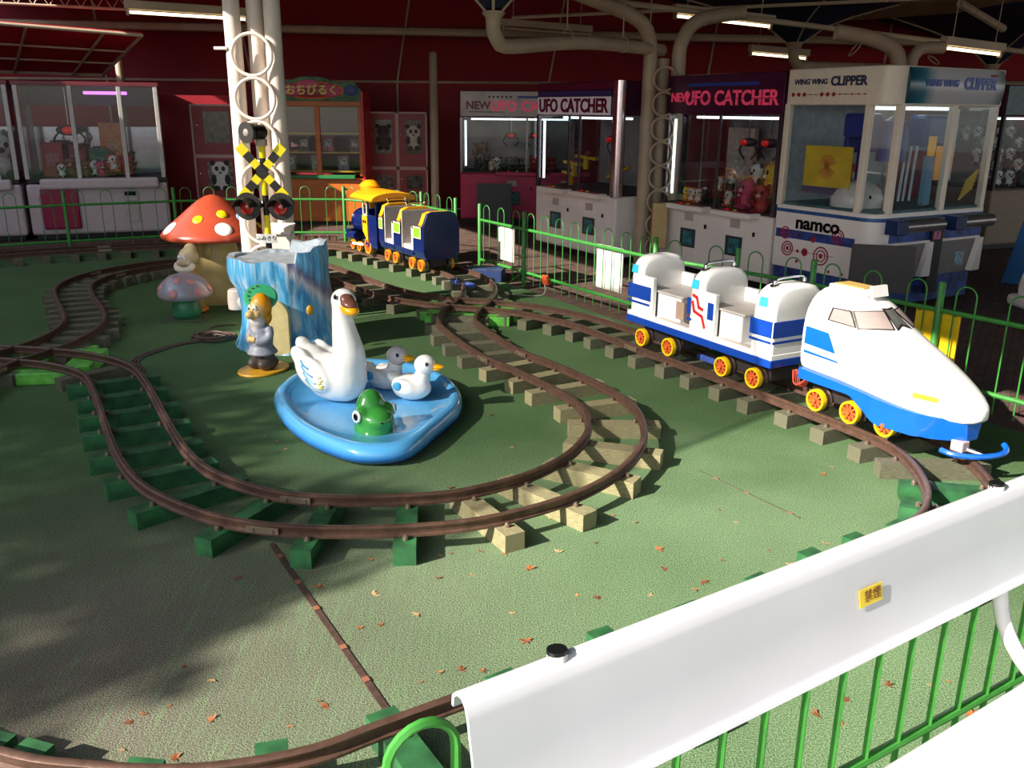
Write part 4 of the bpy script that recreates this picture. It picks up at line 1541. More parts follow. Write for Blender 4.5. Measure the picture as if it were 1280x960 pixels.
# ------------------------------------------------------------------ blue toy steam train
SD = Vector((-0.535, 0.845, 0)).normalized()
SL = Vector((-SD.y, SD.x, 0))
sang = math.atan2(SD.y, SD.x)
SO = Vector((-0.931, 8.828, 0)) + Vector((-0.012, -0.01, 0))
M_NAVYP = mat('navy_paint', (12, 28, 86), 0.28, var=0.06, coat=0.4)
M_AMB = mat('amber_paint', (238, 166, 22), 0.32, var=0.05)
M_INW = mat('inner_grey', (196, 186, 182), 0.45, var=0.05)
M_LIME = mat('lime_panel', (122, 186, 42), 0.4)
M_CREAM = mat('cream_edge', (232, 228, 190), 0.4)
sc2 = thing('toy_train_car', 'navy toy train car with amber hoods and lime panels', 'train car', SO, sang)
zb, zs, zt = 0.24, 0.56, 0.685
def octo(hw, zb, zs, zt):
    return [(-hw * 0.86, zb), (-hw, zb + 0.07), (-hw, zs), (-hw * 0.78, zt - 0.02), (-hw * 0.5, zt), (hw * 0.5, zt), (hw * 0.78, zt - 0.02), (hw, zs), (hw, zb + 0.07), (hw * 0.86, zb)]
def octo_block(x0, x1, hw=0.19, a=zb, b=zs, c=zt):
    return MB().loft([[Vector((x, y, z)) for y, z in octo(hw, a, b, c)] for x in (x0, x1)])
octo_block(-0.50, -0.27, b=0.52, c=0.53).build('rear_body', M_NAVYP, sc2, False, 0.006)
octo_block(0.0, 0.17, b=0.52, c=0.53).build('middle_body', M_NAVYP, sc2, False, 0.006)
octo_block(0.40, 0.52, b=0.52, c=0.53).build('front_body', M_NAVYP, sc2, False, 0.006)
for x0, x1, nm in ((-0.47, -0.40, 'rear_hood'), (0.005, 0.075, 'middle_hood'), (0.43, 0.50, 'front_hood')):
    octo_block(x0, x1, 0.19, 0.5, zs, zt).build(nm, M_AMB, sc2, False, 0.004)
octo_block(-0.505, -0.47, 0.192, zb, zs, zt + 0.002).build('rear_wall', M_NAVYP, sc2, False, 0.004)
for x0, x1 in ((-0.40, -0.395), (0.075, 0.08), (0.50, 0.505)):
    octo_block(x0, x1, 0.183, 0.34, zs - 0.005, zt - 0.008).build('seat_back', M_INW, sc2, False)
for x0, x1 in ((-0.27, 0.0), (0.17, 0.40)):
    octo_block(x0 - 0.005, x1 + 0.005, 0.187, zb, 0.27, 0.285).build('sill', M_NAVYP, sc2, False)
    MB().box(((x0 + x1) / 2 - 0.02, 0, 0.31), (x1 - x0 + 0.03, 0.33, 0.07)).build('foot_well', M_INW, sc2, False)
    MB().box((x0 + 0.045, 0, 0.43), (0.012, 0.36, 0.2)).build('seat_riser', M_INW, sc2, False)
    MB().box((x1 - 0.01, 0, 0.48), (0.015, 0.355, 0.36)).build('bulkhead', M_INW, sc2, False)
    for s_ in (-1, 1):
        MB().box((x0 + 0.005, s_ * 0.186, 0.415), (0.03, 0.012, 0.2)).build('door_edge', mat('door_edge_white', (232, 226, 222), 0.4), sc2, False)
for x0, x1 in ((-0.45, -0.29), (0.0, 0.15), (0.41, 0.50)):
    for s_ in (-1, 1):
        f_ = MB().box(((x0 + x1) / 2, s_ * 0.191, 0.49), (x1 - x0 + 0.016, 0.004, 0.126)).build('panel_border', mat('navy_border', (20, 22, 44), 0.4), sc2, False)
        MB().box(((x0 + x1) / 2, s_ * 0.193, 0.49), (x1 - x0, 0.004, 0.11)).build('cream_frame', M_CREAM, f_, False)
        MB().box(((x0 + x1) / 2, s_ * 0.195, 0.49), (x1 - x0 - 0.022, 0.004, 0.088)).build('lime_panel', M_LIME, f_, False)
for x in (0.04, 0.47):
    q = MB()
    q.tube(spline([(x, -0.10, 0.68), (x, -0.10, 0.715), (x, 0.0, 0.725), (x, 0.10, 0.715), (x, 0.10, 0.68)], 0.02), 0.008, 8)
    q.build('hand_rail', CHROME, sc2)
    for s_ in (-1, 1):
        MB().ell((x, s_ * 0.10, 0.72), (0.014, 0.014, 0.014), n=10, m=8).build('rail_knob', CHROME, sc2)
wheels(sc2, (-0.38, -0.19, 0.18, 0.37), 0.056, GAUGE, M_RIM_O)
MB().box((0, 0, 0.2), (0.86, 0.18, 0.08)).build('underframe', M_DARKU, sc2, False, 0.01)

sl = thing('toy_steam_engine', 'navy toy steam engine with amber cab roof', 'train', SO + SD * 0.62, sang)
q = MB()
q.box((0.0, 0.0, 0.40), (0.02, 0.34, 0.30)).box((0.17, 0, 0.22), (0.36, 0.34, 0.04))
for s_ in (-1, 1):
    q.box((0.1, s_ * 0.165, 0.39), (0.2, 0.016, 0.30)).box((0.0, s_ * 0.165, 0.60), (0.02, 0.016, 0.24)).box((0.2, s_ * 0.165, 0.60), (0.02, 0.016, 0.24))
q.box((0.0, 0, 0.60), (0.016, 0.32, 0.22)).box((0.3, 0, 0.42), (0.02, 0.34, 0.34))
q.build('cab', M_NAVYP, sl, False, 0.004)
for s_ in (-1, 1):
    wf = MB()
    for z in (0.53, 0.70):
        wf.box((0.27, s_ * 0.172, z), (0.10, 0.012, 0.018))
    for x in (0.225, 0.315):
        wf.box((x, s_ * 0.172, 0.615), (0.016, 0.012, 0.18))
    wf.build('window_frame', M_CREAM, sl, False)
    q = MB()
    q.prism([(0.20, s_ * 0.17, 0.25), (0.33, s_ * 0.17, 0.36), (0.34, s_ * 0.17, 0.52), (0.21, s_ * 0.17, 0.525)], (0, s_ * 0.012, 0))
    q.build('side_panel', M_AMB, sl, False)
    for k in range(2):
        MB().box((0.25 + 0.05 * k, s_ * 0.184, 0.46), (0.034, 0.004, 0.03)).build('number_plate', M_EYE, sl, False)
# arched cab roof
rg = []
for x in (-0.08, -0.06, 0.46, 0.48):
    e = 0.012 if x in (-0.08, 0.48) else 0
    rg.append([Vector((x, 0.25 * math.cos(PI * k / 12) , 0.705 + (0.085 - e) * math.sin(PI * k / 12))) for k in range(13)] + [Vector((x, -0.24, 0.69 + e)), Vector((x, 0.24, 0.69 + e))])
MB().loft(rg).build('cab_roof', M_AMB, sl, angle=35)
q = MB()
q.cyl((0.30, 0, 0.42), (0.74, 0, 0.42), 0.125, n=24)
q.cyl((0.74, 0, 0.42), (0.76, 0, 0.42), 0.135, n=24)
q.build('boiler', M_NAVYP, sl, bevel=0.006)
MB().lathe([(0.05, 0.0), (0.05, 0.18), (0.045, 0.24), (0.10, 0.27), (0.115, 0.31), (0.09, 0.34), (0.05, 0.365), (0.01, 0.37)], 24, (0.52, 0, 0.50)).build('chimney', M_AMB, sl)
MB().lathe([(0.05, 0.0), (0.055, 0.03), (0.03, 0.06), (0.01, 0.065)], 20, (0.64, 0, 0.53)).build('dome', CHROME, sl)
q = MB()
q.box((0.78, 0, 0.28), (0.06, 0.36, 0.10))
q.prism([(0.79, -0.16, 0.23), (0.90, -0.05, 0.15), (0.90, 0.05, 0.15), (0.79, 0.16, 0.23)], (0, 0, 0.03))
q.build('buffer_beam', M_NAVYP, sl, False, 0.006)
for s_ in (-1, 1):
    MB().cyl((0.56, s_ * 0.15, 0.27), (0.74, s_ * 0.15, 0.27), 0.045, n=16).build('cylinder', M_NAVYP, sl)
    MB().cyl((0.745, s_ * 0.15, 0.27), (0.755, s_ * 0.15, 0.27), 0.04, n=16).build('cylinder_cover', CHROME, sl)
    MB().box((0.48, s_ * 0.178, 0.20), (0.30, 0.010, 0.026), (0, R(4), 0)).build('side_rod', mat('rod_white', (226, 220, 214), 0.3), sl, False)
    MB().tube([(0.7, s_ * 0.17, 0.33), (0.71, s_ * 0.175, 0.18)], 0.012, 8).build('link_rod', CHROME, sl)
wheels(sl, (0.24,), 0.085, GAUGE, M_RIM_O)
wheels(sl, (0.48, 0.66), 0.052, GAUGE, M_RIM_O)
MB().box((0.36, 0, 0.2), (0.8, 0.18, 0.08)).build('underframe', M_DARKU, sl, False, 0.01)
MB().tube([(-0.02, 0, 0.19), (-0.11, 0, 0.19)], 0.014, 8).build('coupling', M_STEEL, sl)
MB().ell((0.30, -0.05, 0.66), (0.035, 0.035, 0.05)).build('red_lamp', mat('red_lamp', (150, 20, 30), 0.3), sl)

# blue step and blue ramp plate by the gate
stp = thing('step_box', 'dark blue wooden step on the turf by the gate', 'step', (-0.27, 8.66, 0), R(-10))
MB().box((0, 0, 0.055), (0.36, 0.22, 0.11)).build('box', mat('step_blue', (30, 50, 96), 0.5, var=0.12), stp, False, 0.006)
MB().box((0, 0, 0.116), (0.37, 0.23, 0.012)).build('tread', mat('step_top', (48, 62, 100), 0.55, var=0.15), stp, False, 0.003)
p = G(578, 349, 0.13)
mg = thing('track_magnet', 'flat blue stop block lying between the rails behind the navy car', 'block', (p.x, p.y, 0.075), R(-60))
MB().box((0, 0, 0.02), (0.34, 0.09, 0.04)).build('block', mat('stop_blue', (66, 92, 168), 0.35, var=0.1), mg, False, 0.008)
for x in (-0.12, 0.12):
    MB().cyl((x, 0, 0.04), (x, 0, 0.05), 0.016, n=10).build('bolt', CHROME, mg)
p = G(876, 452, 0.1)
mg = thing('track_magnet', 'flat blue-grey stop block lying under the white bullet train car', 'block', (p.x + 0.12, p.y + 0.02, 0.075), tang)
MB().box((0, 0, 0.02), (0.34, 0.08, 0.04)).build('block', mat('stop_blue', (66, 92, 168), 0.35, var=0.1), mg, False, 0.008)
MB().cyl((0.1, 0, 0.04), (0.1, 0, 0.05), 0.016, n=10).build('bolt', CHROME, mg)
# ------------------------------------------------------------------ crossing signal, pipe columns
M_YEL = mat('signal_yellow', (250, 226, 0), 0.4, var=0.03)
M_BLK = mat('signal_black', (30, 24, 20), 0.45)
sg = thing('crossing_signal', 'yellow and black toy level crossing signal with two red lamps', 'signal', (-1.83, 6.66, 0))
zt_ = 1.36
segs = [(0.0, 0.50, M_BLK), (0.50, 0.685, M_BLK), (0.685, 0.84, M_YEL), (0.84, 0.985, M_BLK), (0.985, 1.19, M_YEL), (1.19, 1.25, M_BLK), (1.25, 1.34, M_YEL)]
for a, b, m in segs:
    MB().cyl((0, 0, a), (0, 0, b), 0.023, n=16).build('pole', m, sg)
MB().lathe([(0.10, 0), (0.10, 0.02), (0.03, 0.03)], 20).build('foot', M_BLK, sg)
for sgn in (-1, 1):
    e = link('cross_board', None, sg, (0, -0.03 - 0.008 * (sgn > 0), 1.155), (0, sgn * R(49), 0))
    e.scale = (0.87, 1, 0.95)
    for k in range(5):
        w = 0.098
        col = M_YEL if k % 2 == 0 else M_BLK
        if k == 2:
            col = M_BLK
        if k in (1, 3):
            # black outer half, yellow inner half
            s0 = -1 if k == 1 else 1
            MB().box((s0 * 0.085, 0, 0), (0.062, 0.008, 0.062)).build('yellow_field', M_YEL, e, False)
            MB().box((s0 * 0.155, 0, 0), (0.08, 0.008, 0.062)).build('black_field', M_BLK, e, False)
        elif k == 2:
            MB().box((0, 0, 0), (0.11, 0.0085, 0.0625)).build('black_field', M_BLK, e, False)
        else:
            s0 = -1 if k == 0 else 1
            MB().box((s0 * 0.235, 0, 0), (0.085, 0.008, 0.074)).build('yellow_field', M_YEL, e, False)
for s_ in (-1, 1):
    e = link('lamp', None, sg, (s_ * 0.122 + 0.008, -0.06, 0.91), (0, 0, R(-8)))
    q = MB()
    q.lathe([(0.10, 0.0), (0.10, 0.006), (0.03, 0.007)], 28, (0, -0.01, 0), axis=Matrix.Rotation(PI / 2, 3, 'X'))
    q.build('disc', M_BLK, e)
    MB().lathe([(0.005, -0.06), (0.04, -0.055), (0.06, 0.0), (0.06, 0.05), (0.04, 0.09), (0.01, 0.1)], 24, (0, 0.06, 0), axis=Matrix.Rotation(-PI / 2, 3, 'X')).build('housing', M_BLK, e)
    MB().ell((0, -0.02, -0.01), (0.052, 0.022, 0.052), n=20, m=12).build('lens', mat('red_lens', (214, 56, 46), 0.12, var=0.25, scale=20, coat=0.5), e)
    # hood over the lens
    h = []
    for y in (-0.02, -0.14):
        h.append([Vector((0.07 * math.cos(a), y, 0.07 * math.sin(a) - 0.005)) for a in [R(5) + R(170) * k / 12 for k in range(13)]] + [Vector((0.064 * math.cos(a), y, 0.064 * math.sin(a) - 0.005)) for a in [R(175) - R(170) * k / 12 for k in range(13)]])
    MB().loft(h).build('visor', M_BLK, e)
MB().cyl((-0.12, -0.0, 0.91), (0.13, -0.0, 0.91), 0.014, n=10).build('cross_arm', M_BLK, sg)
e = link('loudspeaker', None, sg, (-0.04, -0.02, 1.43), (0, 0, R(-30)))
MB().lathe([(0.075, 0.0), (0.07, 0.03), (0.04, 0.06), (0.03, 0.075)], 24, (0, -0.085, 0), axis=Matrix.Rotation(-PI / 2, 3, 'X')).build('horn', mat('speaker_grey', (70, 66, 64), 0.5), e)
MB().lathe([(0.045, 0), (0.055, 0.03), (0.055, 0.09), (0.04, 0.11)], 20, (0, -0.02, 0), axis=Matrix.Rotation(-PI / 2, 3, 'X')).build('driver', M_BLK, e)
MB().ell((0, -0.082, 0), (0.028, 0.012, 0.028)).build('cone', mat('speaker_cone', (196, 186, 176), 0.4), e)
MB().box((0.0, 0, 1.36), (0.07, 0.06, 0.05)).build('bracket', M_BEIGE, sg, False, 0.006)
sgn_ = MB().box((0.0, -0.045, 0.672), (0.15, 0.01, 0.066)).build('name_plate', mat('plate_white', (236, 232, 226), 0.4), sg, False, 0.002)
text_mesh('lettering', 'ふみきり', 0.038, M_EYE, sgn_, (0.0, -0.052, 0.674), (PI / 2, 0, 0), 0.001)

M_PIPE = mat('column_white', (222, 208, 196), 0.4, var=0.05, scale=4)
M_PIPE_D = mat('column_beige', (176, 156, 134), 0.45, var=0.08, scale=4)
def column(label, c, xs, m, n_rings, z0, dz, R_, tops, pr_=0.085):
    t = thing('pipe_column', label, 'column', c)
    for (x, y), path in zip(xs, tops):
        pts = [(x, y, 0), (x, y, 1.2), *path]
        MB().tube([Vector(p) for p in pts[:2]] + spline([pts[1], *path], 0.08)[1:], pr_, 18).build('pipe', m, t)
        MB().lathe([(pr_ + 0.03, 0.0), (pr_ + 0.03, 0.012), (pr_, 0.015)], 20, (x, y, 0)).build('foot_flange', m, t)
    for k in range(n_rings):
        MB().torus((sum(x for x, y in xs) / len(xs), min(y for x, y in xs) - 0.085, z0 + dz * k), R_, 0.013, (0, 1, 0), 36, 8).build('ring', m, t)
    return t
L_ = [(-0.165, 0.0), (-0.012, 0.07), (0.135, 0.0)]
col1 = column('three white roof pipes bundled with rings behind the crossing signal', (-1.935, 7.08, 0), L_, M_PIPE, 6, 0.42, 0.311, 0.148,
              [[(-0.165, 0, 2.3), (-0.175, 0, 2.42), (-0.29, -0.08, 2.64), (-0.6, -0.3, 2.9), (-0.9, -0.5, 3.4)], [(-0.012, 0.07, 2.4), (-0.012, 0.07, 3.40)], [(0.135, 0, 2.3), (0.145, 0, 2.42), (0.25, -0.08, 2.64), (0.6, -0.3, 2.9), (0.9, -0.5, 3.4)]], 0.062)
MB().tube([(-0.30, -0.04, 2.02), (-0.2, -0.06, 2.02)], 0.012, 8).build('clamp', M_PIPE, col1)
jb = thing('junction_box', 'white cabinet with sloping lid between the white pipes and crossing signal', 'box', (-1.79, 6.87, 0))
MB().box((0, 0, 0.34), (0.17, 0.14, 0.68)).build('body', M_PIPE, jb, False, 0.006)
MB().prism([(-0.1, -0.09, 0.68), (0.1, -0.09, 0.68), (0.1, 0.075, 0.735), (-0.1, 0.075, 0.735)], (0, 0, 0.015)).build('lid', M_PIPE, jb, False, 0.003)
col2 = column('three beige roof pipes bundled with rings between two claw machines', (1.50, 9.62, 0), [(-0.12, 0.0), (0.03, 0.16), (0.18, 0.05)], M_PIPE_D, 8, 0.2, 0.245, 0.115,
              [[(-0.12, 0, 2.1), (-0.13, 0, 2.25), (-0.28, -0.12, 2.47), (-0.9, -0.5, 2.66), (-1.6, -0.95, 2.85)], [(0.03, 0.16, 1.7), (0.03, 0.16, 2.12)], [(0.18, 0.05, 2.05), (0.19, 0.05, 2.25), (0.36, 0.12, 2.48), (0.9, 0.35, 2.6)]], 0.072)
# drain pipe from the roof funnel to the column
F1 = D(617, 22, 7.9)
dp = thing('drain_pipe', 'beige drain pipe from dark funnel roof to the beige pipe column', 'pipe', F1)
tgt = Vector((1.53, 9.78, 2.2)) - F1
MB().tube(spline([(0, 0, 0.02), (0.0, 0.0, -0.1), (0.05, 0.06, -0.19), (0.14, 0.16, -0.21), tgt * 0.5 + Vector((0, 0, -0.06)), tgt], 0.05), 0.062, 14).build('pipe', M_PIPE_D, dp)
MB().lathe([(0.062, -0.06), (0.068, 0.0), (0.095, 0.03), (0.095, 0.045), (0.06, 0.045)], 20).build('socket', M_PIPE_D, dp)
for k in (0.38, 0.72, 0.9):
    p = tgt * k + Vector((0, 0, -0.08 * (1 - k)))
    MB().torus(p, 0.068, 0.006, tgt.normalized(), 20, 6).build('clip', M_PIPE_D, dp)
    MB().tube([p + Vector((0, 0, 0.065)), p + Vector((0, 0, 1.0))], 0.007, 6).build('hanger', M_PIPE_D, dp)
e1 = thing('utility_box', 'yellow-beige utility box strapped to the beige pipe column', 'box', (1.52, 9.36, 0))
MB().box((0, 0, 0.46), (0.15, 0.1, 0.46)).build('body', mat('box_tan', (196, 168, 112), 0.5), e1, False, 0.006)
MB().box((0.0, 0.0, 0.115), (0.05, 0.05, 0.23)).build('stand', M_PIPE_D, e1, False)

# slim posts against the wall
for x, px, Y, zt_ in ((0, 544, 12.6, 2.33), (0, 167, 13.4, 2.5)):
    b = D(px, 240, Y)
    t = thing('wall_post', 'slim beige post beside the red locker cabinet' if px > 300 else 'slim beige post rising behind the white claw machines', 'post', (b.x, Y, 0))
    MB().lathe([(0.055, 0), (0.055, zt_ - 0.03), (0.04, zt_)], 16).build('tube', M_PIPE_D, t)
    MB().lathe([(0.1, 0), (0.1, 0.012), (0.055, 0.015)], 16).build('foot_flange', M_PIPE_D, t)

# ------------------------------------------------------------------ roof: inverted fabric funnels, beams, lamps
def funnel(label, tip, r, rise, m):
    t = thing('roof_funnel', label, 'canopy', tip)
    n_ = 16
    rings = []
    for k in range(7):
        f_ = k / 6
        rr = 0.07 + (r - 0.07) * f_
        rings.append([Vector((rr * math.cos(2 * PI * j / n_), rr * math.sin(2 * PI * j / n_), rise * f_ ** 0.6 + 0.02)) for j in range(n_)])
    top = [[p + Vector((0, 0, 0.02)) for p in r_] for r_ in rings[::-1]]
    MB().loft(rings + top, False, False).build('fabric', m, t, angle=80)
    for j in range(0, n_, 4):
        a = 2 * PI * j / n_
        MB().tube([Vector((rings[k][j].x, rings[k][j].y, rings[k][j].z - 0.012)) for k in range(7)], 0.012, 6).build('rib', M_BEIGE, t)
funnel('navy inverted umbrella canopy draining into the long beige pipe', F1 + Vector((0, 0, 0.045)), 1.1, 0.55, M_NAVY)
F2 = D(993, 57, 12.6)
F3 = D(1240, 84, 14.2)
funnel('navy inverted umbrella canopy above the glass prize cabinet', F2, 2.0, 0.66, M_NAVY)
funnel('navy inverted umbrella canopy beyond the glass prize cabinet', F3, 1.8, 0.72, M_NAVY)
for F, tx, lab in ((F2, Vector((1.5, 0.3, -0.22)), 'short beige drain pipe over the glass prize cabinet'), (F3, Vector((1.2, 0.2, -0.2)), 'short beige drain pipe beyond the glass prize cabinet')):
    t = thing('drain_pipe', lab, 'pipe', F)
    MB().tube(spline([(0, 0, 0.02), (0, 0, -0.14), (0.08, 0.02, -0.24), (0.3, 0.06, -0.26), tx + Vector((0, 0, -0.05))], 0.05), 0.07, 12).build('pipe', M_PIPE_D, t)
    MB().lathe([(0.07, -0.05), (0.11, 0.02), (0.11, 0.04), (0.06, 0.04)], 16).build('socket', M_PIPE_D, t)

def roof_pipe(label, px, Y0, Y1, r):
    pts = [D(x, y, Y0 + (Y1 - Y0) * i / (len(px) - 1)) for i, (x, y) in enumerate(px)]
    t = thing('roof_pipe', label, 'pipe', pts[0])
    MB().tube(spline([p - pts[0] for p in pts], 0.08), r, 14).build('pipe', M_PIPE_D, t)
    for k in (0.3, 0.7):
        p = (pts[-1] - pts[0]) * k
        MB().torus(p, r + 0.006, 0.006, (pts[-1] - pts[0]).normalized(), 18, 6).build('clip', M_PIPE_D, t)
roof_pipe('curved beige pipe dropping behind the glass prize cabinet', [(1045, 40), (1080, 46), (1105, 54), (1120, 64), (1124, 85), (1124, 110)], 9.4, 9.4, 0.075)
roof_pipe('bent beige pipe joining the lamp bar over the glass prize cabinet', [(1180, 60), (1155, 60), (1143, 68), (1138, 85), (1137, 110)], 9.6, 9.6, 0.06)
beam('thin beige conduit bar carrying the lamps over the claw machines', D(700, -6, 9.6), D(1290, 66, 11.6), 0.03)
beam('second thin beige conduit bar under the navy roof', D(640, 22, 12.5), D(1290, -8, 11.0), 0.022)
beam('beige roof strut crossing under the pale canopy', D(1200, 4, 12.0), D(1254, 36, 12.6), 0.05)
MB_ = MB()
a, b, c, d = D(1060, 26, 13.6), D(1290, 10, 13.0), D(1290, -25, 11.2), D(1180, -22, 11.4)
pc_ = thing('roof_panel', 'pale beige fabric roof panel beyond the navy canopies', 'canopy', a)
MB().prism([Vector((0, 0, 0)), b - a, c - a, d - a], (0, 0.02, 0.03)).build('fabric', M_BEIGE_D, pc_, False)

def lamp(label, pa, pb, Ya, Yb, on=True):
    a, b = D(*pa, Ya), D(*pb, Yb)
    L = (b - a).length
    d = (b - a)
    ang = math.atan2(d.y, d.x)
    t = thing('fluorescent_lamp', label, 'lamp', (a + b) / 2, ang)
    t.rotation_euler = (0, -math.asin(d.z / L), ang)
    MB().prism([(-L / 2 - 0.05, -0.05, 0.03), (L / 2 + 0.05, -0.05, 0.03), (L / 2 + 0.05, 0.05, 0.03), (-L / 2 - 0.05, 0.05, 0.03)], (0, 0, 0.09)).build('housing', M_BEIGE, t, False, 0.006)
    for s_ in (-1, 1):
        MB().box((s_ * (L / 2 + 0.02), 0, 0.0), (0.03, 0.05, 0.07)).build('socket', M_BEIGE, t, False, 0.004)
        MB().tube([(s_ * L * 0.4, 0, 0.12), (s_ * L * 0.4, 0, 3.44 - (a.z + b.z) / 2)], 0.006, 6).build('hanger', M_BEIGE, t)
    m = mat('tube_glow', (255, 236, 190), 0.4, emit=3.2) if on else M_BEIGE
    MB().cyl((-L / 2, 0, 0), (L / 2, 0, 0), 0.016, n=12).build('tube', m, t)
lamp('lit fluorescent lamp hanging above the pink-lettered claw machine', (846, 20), (961, 33), 10.6, 11.0)
lamp('lit fluorescent lamp beyond the roof pipes left of the prize cabinet', (940, 67), (1006, 73), 13.4, 13.6)
lamp('lit fluorescent lamp above the far end of the glass prize cabinet', (1182, 60), (1248, 68), 10.6, 11.0)
lamp('lit fluorescent lamp in front of the red tarpaulin by the white pipes', (162, 15), (306, 24), 10.5, 11.0)
lamp('unlit lamp housing along the beam above the drain pipe', (630, 35), (735, 43), 13.4, 13.8, False)

# red awning frame over the white claw machines
A0, A1, A2, A3 = D(-25, 25, 10.9), D(177, 42, 11.6), D(128, 92, 13.2), D(-25, 87, 12.9)
aw = thing('awning', 'red awning on a steel frame over the white claw machines', 'awning', A0)
pp = [p - A0 for p in (A0, A1, A2, A3)]
MB().prism(pp, (0, 0, 0.015)).build('fabric', M_RED, aw, False)
for i in range(4):
    MB().tube([pp[i] - Vector((0, 0, 0.02)), pp[(i + 1) % 4] - Vector((0, 0, 0.02))], 0.022, 8).build('frame_bar', M_BEIGE, aw)
for k in (0.36, 0.66):
    MB().tube([pp[0].lerp(pp[3], k) - Vector((0, 0, 0.03)), pp[1].lerp(pp[2], k) - Vector((0, 0, 0.03))], 0.014, 6).build('purlin', M_BEIGE, aw)
for k in (0.27, 0.75):
    MB().tube([pp[0].lerp(pp[1], k) - Vector((0, 0, 0.03)), pp[3].lerp(pp[2], k) - Vector((0, 0, 0.03))], 0.018, 6).build('rafter', M_BEIGE, aw)
# ------------------------------------------------------------------ claw machines and cabinets
GLASS = glass()
M_MW = mat('machine_white', (236, 228, 224), 0.38, var=0.04, scale=3)
M_MPINK = mat('machine_magenta', (190, 30, 84), 0.4, var=0.08)
M_CHR_D = mat('dark_chrome', (120, 112, 120), 0.2, 0.9)
M_GREYW = mat('post_grey', (190, 184, 182), 0.4)
M_DECK = mat('deck_dark', (46, 36, 40), 0.6)
M_TEAL = mat('teal_print', (40, 120, 130), 0.4, var=0.4, scale=22)
M_REDP = mat('red_panel', (140, 26, 36), 0.45, var=0.15)
M_SIGNP = mat('sign_purple', (74, 22, 60), 0.3, var=0.2, scale=4)
M_SIGNW = mat('sign_white', (214, 204, 208), 0.35, var=0.1, scale=5)
M_LET_P = mat('letter_pink', (226, 70, 104), 0.35, emit=0.25)
M_LET_M = mat('letter_maroon', (120, 20, 52), 0.35)
M_LET_B = mat('letter_blue', (36, 70, 170), 0.35)
M_INNER = mat('inner_panel', (150, 142, 144), 0.5, var=0.15, scale=4)
M_CLAWR = mat('claw_red', (200, 24, 22), 0.3, emit=0.3)
M_CLAWB = mat('claw_dark', (60, 52, 54), 0.35, 0.6)
M_TUBEV = mat('tube_violet', (200, 110, 220), 0.4, emit=2.5)
M_TUBEW = mat('tube_white', (226, 236, 236), 0.4, emit=2.6)

def claw(parent, x, y, ztop, zlow, s=1.0):
    MB().cyl((x, y, ztop), (x, y, zlow + 0.1 * s), 0.008, n=8).build('claw_rod', CHROME, parent)
    h = MB().ell((x, y, zlow + 0.06 * s), (0.10 * s, 0.08 * s, 0.045 * s)).build('claw_head', M_CLAWB, parent)
    MB().ell((x, y - 0.06 * s, zlow + 0.06 * s), (0.05 * s, 0.035 * s, 0.03 * s)).build('claw_lamp', M_CLAWR, h)
    for k in (-1, 1):
        MB().tube(spline([(x + k * 0.07 * s, y, zlow + 0.05 * s), (x + k * 0.12 * s, y, zlow - 0.02 * s), (x + k * 0.05 * s, y, zlow - 0.1 * s)], 0.02), 0.009 * s, 6).build('claw_arm', M_CLAWB, h)

